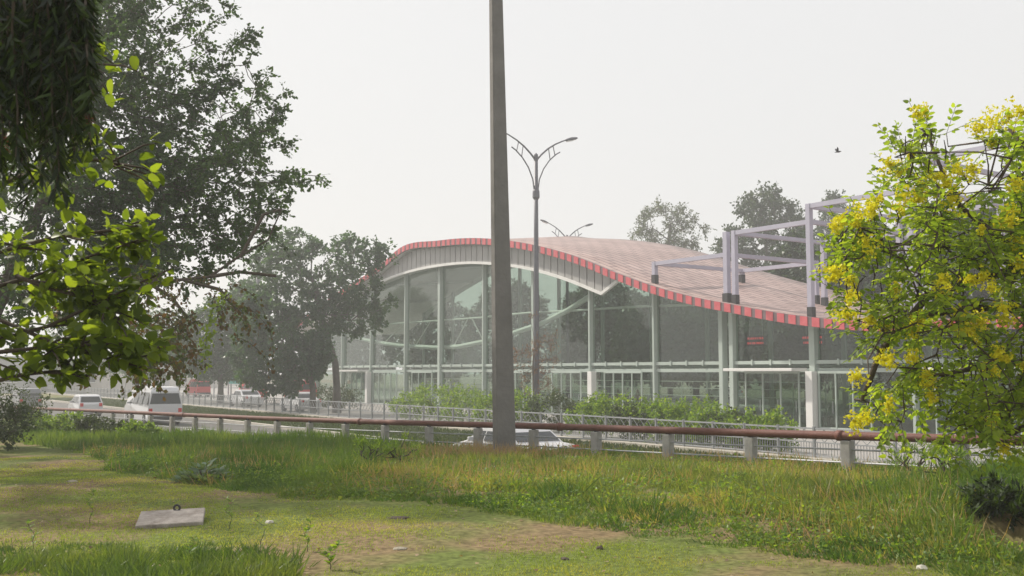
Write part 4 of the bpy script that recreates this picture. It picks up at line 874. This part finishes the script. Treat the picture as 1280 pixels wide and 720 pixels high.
V, Q, T = leaf_arrays(C, D, R.normal(0, 1, C.shape), 0.068*s, .012*s, 'blade'); co = npmesh('crown', V, Q, LM['needle'], bb, T=T); tw.build('twigs', M['twig'], co)
for px, py in ((113, 150), (8, 182)):
    c = P(px, py, 3.7); n = 60; d = rnd_unit(n); V, Q, T = leaf_arrays(c+np.stack([np.zeros(n), np.zeros(n), R.uniform(-.035, .035, n)], 1), d*np.array((1, 1, .3)), rnd_unit(n), R.uniform(.02, .034, n), .004, 'blade'); npmesh('flower', V, Q, LM['redf'], bb, T=T)

g1 = np.array((-5.6, 5.2, float(H(-5.6, 5.2)))); bt = empty('broadleaf_tree', g1, 'near tree branches with large bright green sunlit leaves at left edge', 'tree')
mb = MB(); mb.tube([g1-[0, 0, .2], g1+[.05, .1, 1.2], g1+[.1, .2, 2.4], g1+[.2, .1, 3.6]], [.11, .09, .07, .05], 9)
BR = [([(-160,470),(0,424),(60,408),(120,380),(178,352),(214,336)], 5.0), ([(-160,440),(-10,360),(60,340),(120,318),(180,300)], 5.2), ([(-160,400),(-20,320),(70,296),(140,288),(172,282)], 5.1), ([(-160,480),(0,440),(80,432),(150,430),(200,436)], 4.9),
      ([(-160,360),(-20,240),(60,205),(120,200),(150,206)], 4.8), ([(-160,300),(0,150),(70,110),(110,78),(128,60)], 4.8), ([(-160,520),(-10,478),(30,468),(70,464),(110,470)], 4.9), ([(-160,420),(0,400),(70,430),(140,450),(185,462)], 5.0),
      ([(20,345),(60,360),(110,372),(150,400)], 5.05)]
Cs = []; Ds = []; 
def leafrow(A, n, r0=0.25, spread=.10):
    A = np.array(A); m = len(A)-1; f = R.uniform(r0*m, m, n); i = np.minimum(f.astype(int), m-1); q = A[i]+(A[i+1]-A[i])*(f-i)[:, None]
    d = nrm(A[i+1]-A[i])*.6+R.normal(0, .55, q.shape)+np.array((0, 0, -.15)); return q+R.normal(0, spread*.35, q.shape), d
for pts, Y in BR:
    A = [P(x, y, Y+.5+.03*i) for i, (x, y) in enumerate(pts)]; mb.tube(A, [.015-.002*i for i in range(len(A))], 6)
    c, d = leafrow(A, 60, .3); Cs.append(c); Ds.append(d)
    for k in range(12):
        i = R.integers(1, len(A)); b0 = A[i-1]+(A[i]-A[i-1])*R.uniform(0, 1)
        if b0[0] < -3.6: b0 = A[-2]
        dv = unit((R.uniform(-.1, 1), R.uniform(-.6, .6), R.uniform(-.35, .35))); ln = R.uniform(.12, .28); e = b0+dv*ln
        tip = e+unit(dv+np.array((0, 0, -.3)))*ln*.4
        if (tip[0]/tip[1]*F > -440) or tip[2] < 2.95: continue
        mb.tube([b0, e, tip], [.007, .005, .002], 4); c, d = leafrow([b0, e, tip], 13, .15); Cs.append(c); Ds.append(d)
mb.build('trunk', M['bark'], bt, smooth=True)
C = np.concatenate(Cs); D = np.concatenate(Ds)
# keep the crown inside its outline in the photograph
v = C-np.array((0, 0, EYE)); b_ = (v[:, 2]*CT-v[:, 1]*ST); f_ = v[:, 1]*CT+v[:, 2]*ST; pxs = 640+F*v[:, 0]/f_; pys = 360-F*b_/f_
ok = (pxs < 212)&(pys < 476)&((pys > 262)|(pxs > 70)|(R.uniform(0, 1, len(pxs)) < .5))&((pys > 240)|(pxs < 98)|(R.uniform(0, 1, len(pxs)) < .3)); C = C[ok]; D = D[ok]; s = R.uniform(.55, 1.2, len(C))
V, Q, T = leaf_arrays(C, D, R.normal(0, .5, C.shape)+np.array((-.3, .1, 1)), (.082*s), (.06*s*R.uniform(.75, 1.1, len(C))), 'broad'); npmesh('crown', V, Q, LM['near'], bt, T=T, smooth=True)

# ---------------------------------------------------------------- yellow flowering tree on the right
g2 = np.array((6.6, 8.9, float(H(6.6, 8.9)))); yt = empty('yellow_flowering_tree', g2, 'yellow-flowering tree with hanging dark pods and arching branches at right edge', 'tree')
SP = [([(1075,268),(1108,210),(1132,150),(1150,138),(1184,160),(1196,205),(1218,240),(1224,170),(1240,142),(1300,140),(1300,330),(1060,330),(1040,300)], 120),
      ([(1040,300),(1060,270),(1300,240),(1300,520),(1200,520),(1170,500),(1110,480),(1090,440),(1060,385),(1048,350)], 260),
      ([(1066,512),(1074,484),(1110,470),(1160,500),(1180,540),(1210,548),(1205,500),(1300,470),(1300,575),(1262,570),(1232,548),(1196,566),(1150,540),(1100,548)], 45), ([(1290,190),(1400,200),(1430,560),(1290,540)], 150)]
YC = np.concatenate([sample_poly(p_, n_, 8.6, .95, .30, .04) for p_, n_ in SP])
_f = YC[:, 1]*CT+(YC[:, 2]-EYE)*ST; _y = 360-F*((YC[:, 2]-EYE)*CT-YC[:, 1]*ST)/_f; YC = YC[_y > 164]
mb = MB(); tp = [g2-[0, 0, .2], g2+[.0, .0, .7], g2+[-.1, .0, 1.3]]; mb.tube(tp, [.11, .085, .07], 9)
main = [[(1400,470),(1330,410),(1280,338),(1235,318),(1180,308),(1125,305)], [(1400,470),(1330,440),(1280,452),(1220,460),(1165,470)], [(1400,450),(1300,330),(1240,290),(1200,258),(1178,215),(1158,165)], [(1400,440),(1330,290),(1290,200),(1262,160)], [(1390,500),(1320,520),(1265,540),(1235,548)], [(1400,470),(1300,385),(1210,385),(1130,400),(1085,410)], [(1280,338),(1230,345),(1160,370),(1100,440),(1078,500)]]
root_pts = list(tp)
for pl in main:
    A = [P(x, y, 8.6+.05*i) for i, (x, y) in enumerate(pl)]; mb.tube([tp[-1]]+A if pl[0][0] > 1380 else A, [.045-.0055*i for i in range(len(A)+(1 if pl[0][0] > 1380 else 0))], 7); root_pts += A
nd = np.array(root_pts)
for c in YC:
    i = np.argmin(np.linalg.norm(nd-c, axis=1)); m_ = (nd[i]+c)/2+R.normal(0, .05, 3); mb.tube([nd[i], m_, c], [.010, .007, .004], 3, cap=False)
    if R.uniform() < .45: nd = np.vstack([nd, m_, c])
mb.build('trunk', M['bark'], yt, smooth=True)
# pinnate leaves: rachis with paired leaflets
n = len(YC)*3; C0 = np.repeat(YC, 3, 0); cen = P(1330, 380, 8.6); D = nrm(rnd_unit(n)+nrm(C0-cen)*.5+np.array((0, 0, -.25))); Ln = R.uniform(.15, .30, (n, 1)); Cs = []; Ds = []; Ns = []; tw = MB()
for a_, d_, l_ in zip(C0, D, Ln): tw.tube([a_, a_+d_*l_], .0022, 3, cap=False)
sid = nrm(np.cross(D, np.array((0, 0, 1.))+R.normal(0, .2, (n, 3))))
for f in (.25, .5, .75, .98):
    for sg in (-1, 1):
        Cs.append(C0+D*Ln*f+sid*sg*.004); Ds.append(D*.55+sid*sg*.9+R.normal(0, .22, (n, 3))+np.array((0, 0, -.1))); Ns.append(np.cross(sid, D)+R.normal(0, .35, (n, 3)))
C = np.concatenate(Cs); s = R.uniform(.7, 1.2, len(C)); V, Q, T = leaf_arrays(C, np.concatenate(Ds), np.concatenate(Ns), 0.066*s, .036*s, 'oval'); co = npmesh('crown', V, Q, LM['senna'], yt, T=T); tw.build('twigs', M['twig'], co)
FL = [(1045,285,9),(1075,270,12),(1083,306,11),(1090,262,8),(1112,206,11),(1126,214,8),(1145,142,6),(1155,140,6),(1152,232,12),(1225,160,14),(1240,152,12),(1262,146,12),(1276,140,10),(1240,180,6),(1200,215,14),(1215,212,9),(1190,250,13),(1172,222,8),(1045,341,8),(1062,352,9),(1040,349,5),(1060,395,12),(1068,372,9),(1072,472,9),(1068,528,11),(1084,524,10),(1110,505,8),(1140,412,11),(1150,402,9),(1105,448,10),(1112,452,9),(1160,482,10),(1158,470,7),(1165,498,6),(1250,281,10),(1262,276,9),(1255,385,13),(1240,360,8),(1215,350,10),(1180,362,9),(1240,524,6),(1255,562,8),(1200,400,12),(1215,408,10),(1225,402,10),(1205,412,9),(1130,246,9),(1148,250,8),(1125,262,8),(1258,400,10),(1178,350,8),(1120,362,9),(1240,465,7),(1268,300,8),(1270,230,9),(1275,330,10),(1230,345,8),(1300,200,14),(1320,260,14),(1330,330,14),(1310,420,14),(1345,180,14)]
for c in YC[R.integers(0, len(YC), 34)]:
    v_ = c-np.array((0, 0, EYE)); f_ = v_[1]*CT+v_[2]*ST; fx = 640+F*v_[0]/f_; fy = 360-F*(v_[2]*CT-v_[1]*ST)/f_
    if fy < 470: FL.append((fx+R.uniform(-12, 12), fy-R.uniform(0, 20), R.uniform(4, 10)))
for fx, fy, fr_ in FL:
    c = P(fx, fy, 8.6-R.uniform(.3, .75)); rad = fr_*8.2/F*1.35; n = int(12+fr_*5); sq = R.uniform(.5, 1.3, 3); q = c+rnd_unit(n)*R.uniform(.05, 1.25, (n, 1))*rad*sq
    base_ = np.repeat(q, 4, 0); D_ = rnd_unit(4*n)+np.array((0, 0, .35)); V, Q, T = leaf_arrays(base_, D_, rnd_unit(4*n), R.uniform(.018, .026, 4*n), R.uniform(.015, .021, 4*n), 'far'); npmesh('flower_cluster', V, Q, LM['yellow'], yt, T=T)
for fx, fy in [(1060,345),(1066,352),(1075,350),(1090,330),(1095,322),(1132,170),(1129,178),(1120,262),(1172,300),(1165,160),(1155,172),(1160,168),(1190,352),(1243,320),(1100,350),(1075,366),(1180,175),(1254,195),(1236,205),(1200,330),(1215,455),(1150,330),(1110,300)]:
    c = P(fx, fy, 8.6-R.uniform(.3, .8)); L_ = R.uniform(.12, .2); b = R.uniform(-.03, .03); MB().tube([c, c+[b, 0, -L_*.5], c+[b*.3, .01, -L_]], [.003, .0065, .003], 5).build('seed_pod', M['pod'], yt)

# ---------------------------------------------------------------- grass
def frustum(n, y0, y1, margin=1.15):
    y = np.sqrt(R.uniform(y0*y0, y1*y1, n)); x = R.uniform(-.5, .5, n)*y*margin*1.02; return x, y
def blades(x, y, h, w_, lean, mat_, name, zoff=-.01, tuft=0):
    n = len(x); lx = 0; ly = 0
    if tuft:
        nc = n//tuft; ci = R.integers(0, nc, n); ox = R.normal(0, .055, n); oy = R.normal(0, .055, n); tall = R.uniform(.6, 1.45, nc)[ci]
        x = x[ci]+ox; y = y[ci]+oy; lx = ox*7; ly = oy*7; h = h[ci]*tall*R.uniform(.5, 1.1, n); w_ = w_[ci] if hasattr(w_, '__len__') else w_
    z = H(x, y)+zoff; D = np.stack([R.normal(0, lean, n)+.4*vnoise(x, y, 2.3)+lx, R.normal(0, lean, n)+.4*vnoise(y, x, 2.1)+ly, np.ones(n)], 1)
    V, Q, T = leaf_arrays(np.stack([x, y, z], 1), D, np.stack([R.normal(0, 1, n), -np.abs(R.normal(0, 1, n))-.3, np.zeros(n)], 1), h, w_, 'blade')
    o = npmesh(name, V, Q, mat_, T=T); return tag(o, kind='stuff')
def bare(x, y): return (((x-4.85)/.42)**4+((y-10.0)/.78)**4 < 1)
def tallmask(x, y): return (y > edge_y(x)+.18*vnoise(x, y, 1.4)+.08*vnoise(x, y, 5))&(pipe_d(x, y) < 1.9)&~bare(x, y)
def lushzone(x, y): return sm(-1.6, -3.6, x+.5*vnoise(x, y, .8))*(y > 12)+sm(3.3, 5.2, x+.7*vnoise(x, y, .6)-.25*(y-10))
hm = lambda x, y: np.clip(.95+.6*vnoise(x, y, 1.1)+.5*vnoise(x, y, 3.3), .25, 2.0)
x, y = frustum(640000, 7.2, 24); k = tallmask(x, y); x = x[k]; y = y[k]; k = R.uniform(0, 1, len(x)) < np.clip(11/y, .3, 1); x = x[k]; y = y[k]
rise = sm(-.1, 2.6, y-edge_y(x)+.5*vnoise(x, y, 1.9)); lz = R.uniform(0, 1, len(x)) < np.maximum(lushzone(x, y), .75*(1-rise)); pn = 1-.55*sm(-2.6, -.4, pipe_d(x, y)); hh = (.055+.11*rise*pn)*hm(x, y)*R.uniform(.55, 1.25, len(x))
a = ~lz; o = blades(x[a], y[a], hh[a], .006+.00055*y[a], .42, LM['grass'], 'tall_grass', tuft=16); tag(o, 'tall yellow-green grass covering the verge below the pipe rail', 'grass')
o = blades(x[lz], y[lz], hh[lz]*1.45, .006+.00055*y[lz], .42, LM['lush'], 'lush_grass', tuft=16); tag(o, 'deep green long grass at the left and right of the verge', 'grass')
x, y = frustum(170000, 24, 50); k = tallmask(x, y)&(x < 4); x = x[k]; y = y[k]; o = blades(x, y, .26*hm(x, y)*R.uniform(.6, 1.2, len(x)), .018, .3, LM['lush'], 'far_verge_grass'); tag(o, 'long green grass further back along the pipe rail at left', 'grass')
x, y = frustum(11000, 9, 23); k = tallmask(x, y)&(vnoise(x, y, .9) > -.1); x = x[k]; y = y[k]
o = blades(x, y, R.uniform(.2, .38, len(x)), .005+.0003*y, .3, LM['straw'], 'dry_grass_stalks'); tag(o, 'straw-coloured seed stalks in the tall grass', 'grass')
# reddish seed heads round the pole
x = R.normal(-.5, .75, 700); y = R.normal(19.6, .5, 700); k = pipe_d(x, y) < 0; x = x[k]; y = y[k]; o = blades(x, y, R.uniform(.2, .42, len(x)), .012, .3, LM['seed'], 'reddish_grass'); tag(o, 'reddish-brown seeding grass round the foot of the concrete pole', 'grass')
# short lawn
x, y = frustum(620000, 6.2, 22); k = ~tallmask(x, y)&(pipe_d(x, y) < 0)&(vnoise(x, y, .9)+.5*vnoise(x, y, 3.1) > R.uniform(-.6, .25, len(x))); x = x[k]; y = y[k]; k = R.uniform(0, 1, len(x)) < np.clip(9.5/y, .3, 1); x = x[k]; y = y[k]
o = blades(x, y, R.uniform(.018, .045, len(x)), .0035+.0004*y, .7, LM['lawn'], 'short_lawn'); tag(o, 'short patchy yellow-green lawn in the foreground', 'grass')
# foreground tuft bed bottom left
x, y = frustum(150000, 6.0, 10.8); lim = 10.0+.35*vnoise(x, y, 1.5)-1.0*sm(-3.0, -1.6, x)-2.5*sm(-1.9, -1.2, x); k = (y < lim-R.uniform(-.1, 1, len(x))**2*1.4)&(x < -1.0)&(vnoise(x, y, 2.2) > -.55); x = x[k]; y = y[k]
hh = (.035+.085*sm(-.2, 1.6, 10.0-y))*hm(x, y)*R.uniform(.5, 1.3, len(x)); o = blades(x, y, hh*1.2, .010, .4, LM['fore'], 'foreground_grass', tuft=22); tag(o, 'green tufted grass at the bottom left corner', 'grass')
# leafy weeds and dead leaves among the blades
x, y = frustum(130000, 7.2, 24); k = tallmask(x, y)&(vnoise(x, y, 1.9) > -.3); x = x[k]; y = y[k]; n = len(x); zz = H(x, y)+R.uniform(.0, .13, n)
V, Q, T = leaf_arrays(np.stack([x, y, zz], 1), np.stack([R.normal(0, 1, n), R.normal(0, 1, n), R.uniform(-.2, .8, n)], 1), R.normal(0, .4, (n, 3))+np.array((0, 0, 1)), R.uniform(.03, .07, n), R.uniform(.018, .035, n), 'far')
tag(npmesh('leafy_ground_cover', V, Q, LM['bush'], T=T), 'small-leaved weeds mixed through the tall verge grass', 'weeds', kind='stuff')
x, y = frustum(1500, 6.5, 20); k = ~tallmask(x, y)&(pipe_d(x, y) < 0); x = x[k]; y = y[k]; n = len(x)
V, Q, T = leaf_arrays(np.stack([x, y, H(x, y)+R.uniform(.012, .03, n)], 1), np.stack([R.normal(0, 1, n), R.normal(0, 1, n), R.normal(0, .15, n)], 1), R.normal(0, .3, (n, 3))+np.array((0, 0, 1)), R.uniform(.03, .07, n), R.uniform(.02, .04, n), 'far')
tag(npmesh('fallen_leaves', V, Q, leafmat('dead_leaf', [(.10, .055, .03), (.22, .14, .07), (.30, .24, .14)], .2), T=T), 'dry fallen leaves strewn over the lawn', 'fallen leaves', kind='stuff')
# grass on the median behind the road
s_ = R.uniform(15, 120, 60000); t_ = R.uniform(21.2, 26.5, 60000); xy = U[None, :2]*s_[:, None]+N[None, :2]*t_[:, None]; D = np.stack([R.normal(0, .4, 60000), R.normal(0, .4, 60000), np.ones(60000)], 1)
V, Q, T = leaf_arrays(np.stack([xy[:, 0], xy[:, 1], np.full(60000, .1)], 1), D, rnd_unit(60000), R.uniform(.08, .22, 60000), .05, 'blade'); o = npmesh('median_grass', V, Q, LM['dbush'], T=T); tag(o, 'grass strip between the road kerb and the metal fence', 'grass', kind='stuff')

# ---------------------------------------------------------------- small things on the lawn
c = G(214, 655); mb = MB(); r = empty('concrete_slab', (c[0], c[1], c[2]), 'square pale concrete cover slab with a small black ring handle lying in grass', 'slab')
a = .25; X_ = np.array((math.cos(a), math.sin(a), .03)); Y_ = np.array((-math.sin(a), math.cos(a), .12)); Z_ = unit(np.cross(X_, Y_))
MB().box((c[0], c[1], c[2]+.055), (.68, .60, .06), (unit(X_), unit(Y_), Z_)).build('slab', M['slab'], r, bevel=.012)
mb = MB(); tc_ = np.array((c[0]-.02, c[1]+.24, c[2]+.14)); mb.tube([tc_+np.array((math.cos(t)*.032, 0, math.sin(t)*.032)) for t in np.linspace(0, 2*math.pi, 14)], .012, 6, cap=False); mb.build('ring_handle', M['blackpaint'], r)
def rock(px, py, sx, sy, sz, lab, m='stone', name='stone', cat='stone', grp=None):
    p = G(px, py); v = rnd_unit(60); bm = __import__('bmesh').new()
    for q in v: bm.verts.new(tuple(q*np.array((sx, sy, sz))*R.uniform(.85, 1.1)))
    __import__('bmesh').ops.convex_hull(bm, input=bm.verts); me = bpy.data.meshes.new(name); bm.to_mesh(me); bm.free(); me.materials.append(M[m])
    o = bpy.data.objects.new(name, me); COL.objects.link(o); o.location = (p[0], p[1], p[2]+sz*.3); tag(o, lab, cat, grp)
rock(500, 687, .075, .05, .02, 'pale flat stone on the lawn near the bottom centre'); rock(498, 648, .14, .08, .02, 'brown earth clod on the lawn above the pale stone', 'bark', 'earth_clod', 'clod')
rock(750, 687, .035, .03, .03, 'small dark pebble on the lawn right of centre', 'bark'); rock(337, 654, .05, .04, .025, 'small white stone on the lawn right of the slab', 'litter'); rock(648, 718, .0, .0, .0, 'x') if False else None
rock(90, 603, .09, .05, .03, 'small grey stone on the shaded lawn at left'); rock(706, 700, .04, .03, .02, 'tiny dark clod on the lawn near the bottom', 'bark', 'earth_clod', 'clod')
rock(1152, 712, .05, .05, .03, 'white scrap at the lawn edge bottom right', 'litter', 'litter', 'litter')
# bird
bp_ = P(1047, 190, 45); r = empty('bird', bp_, 'tiny bird flying in the pale sky left of the yellow tree', 'bird'); MB().tube([bp_+[-.13, 0, -.02], bp_+[-.05, 0, 0], bp_+[.06, 0, .01], bp_+[.13, 0, .03], bp_+[.17, 0, .03]], [.008, .03, .04, .022, .004], 8).build('body', M['blackpaint'], r, smooth=True)
for sg in (-1, 1): MB().add([bp_+[-.04, 0, .02], bp_+[.05, 0, .02], bp_+[.02, sg*.1, .13], bp_+[-.06, sg*.18, .2], bp_+[-.08, sg*.1, .1]], [(0, 1, 2, 3, 4)]).build('wing', M['blackpaint'], r)

# ---------------------------------------------------------------- haze
hz = bpy.data.materials.new('haze'); hz.use_nodes = True; nt = hz.node_tree; nt.nodes.remove(nt.nodes['Principled BSDF']); pv = nt.nodes.new('ShaderNodeVolumePrincipled')
pv.inputs['Color'].default_value = (.93, .94, .95, 1); pv.inputs['Density'].default_value = .0018; pv.inputs['Anisotropy'].default_value = .3; lk(nt, pv.outputs[0], nt.nodes['Material Output'].inputs['Volume'])
tag(MB().box((0, 130, 14), (560, 320, 31)).build('haze', hz), kind='stuff')
for o in bpy.data.objects:
    if '_L' in o: del o['_L']
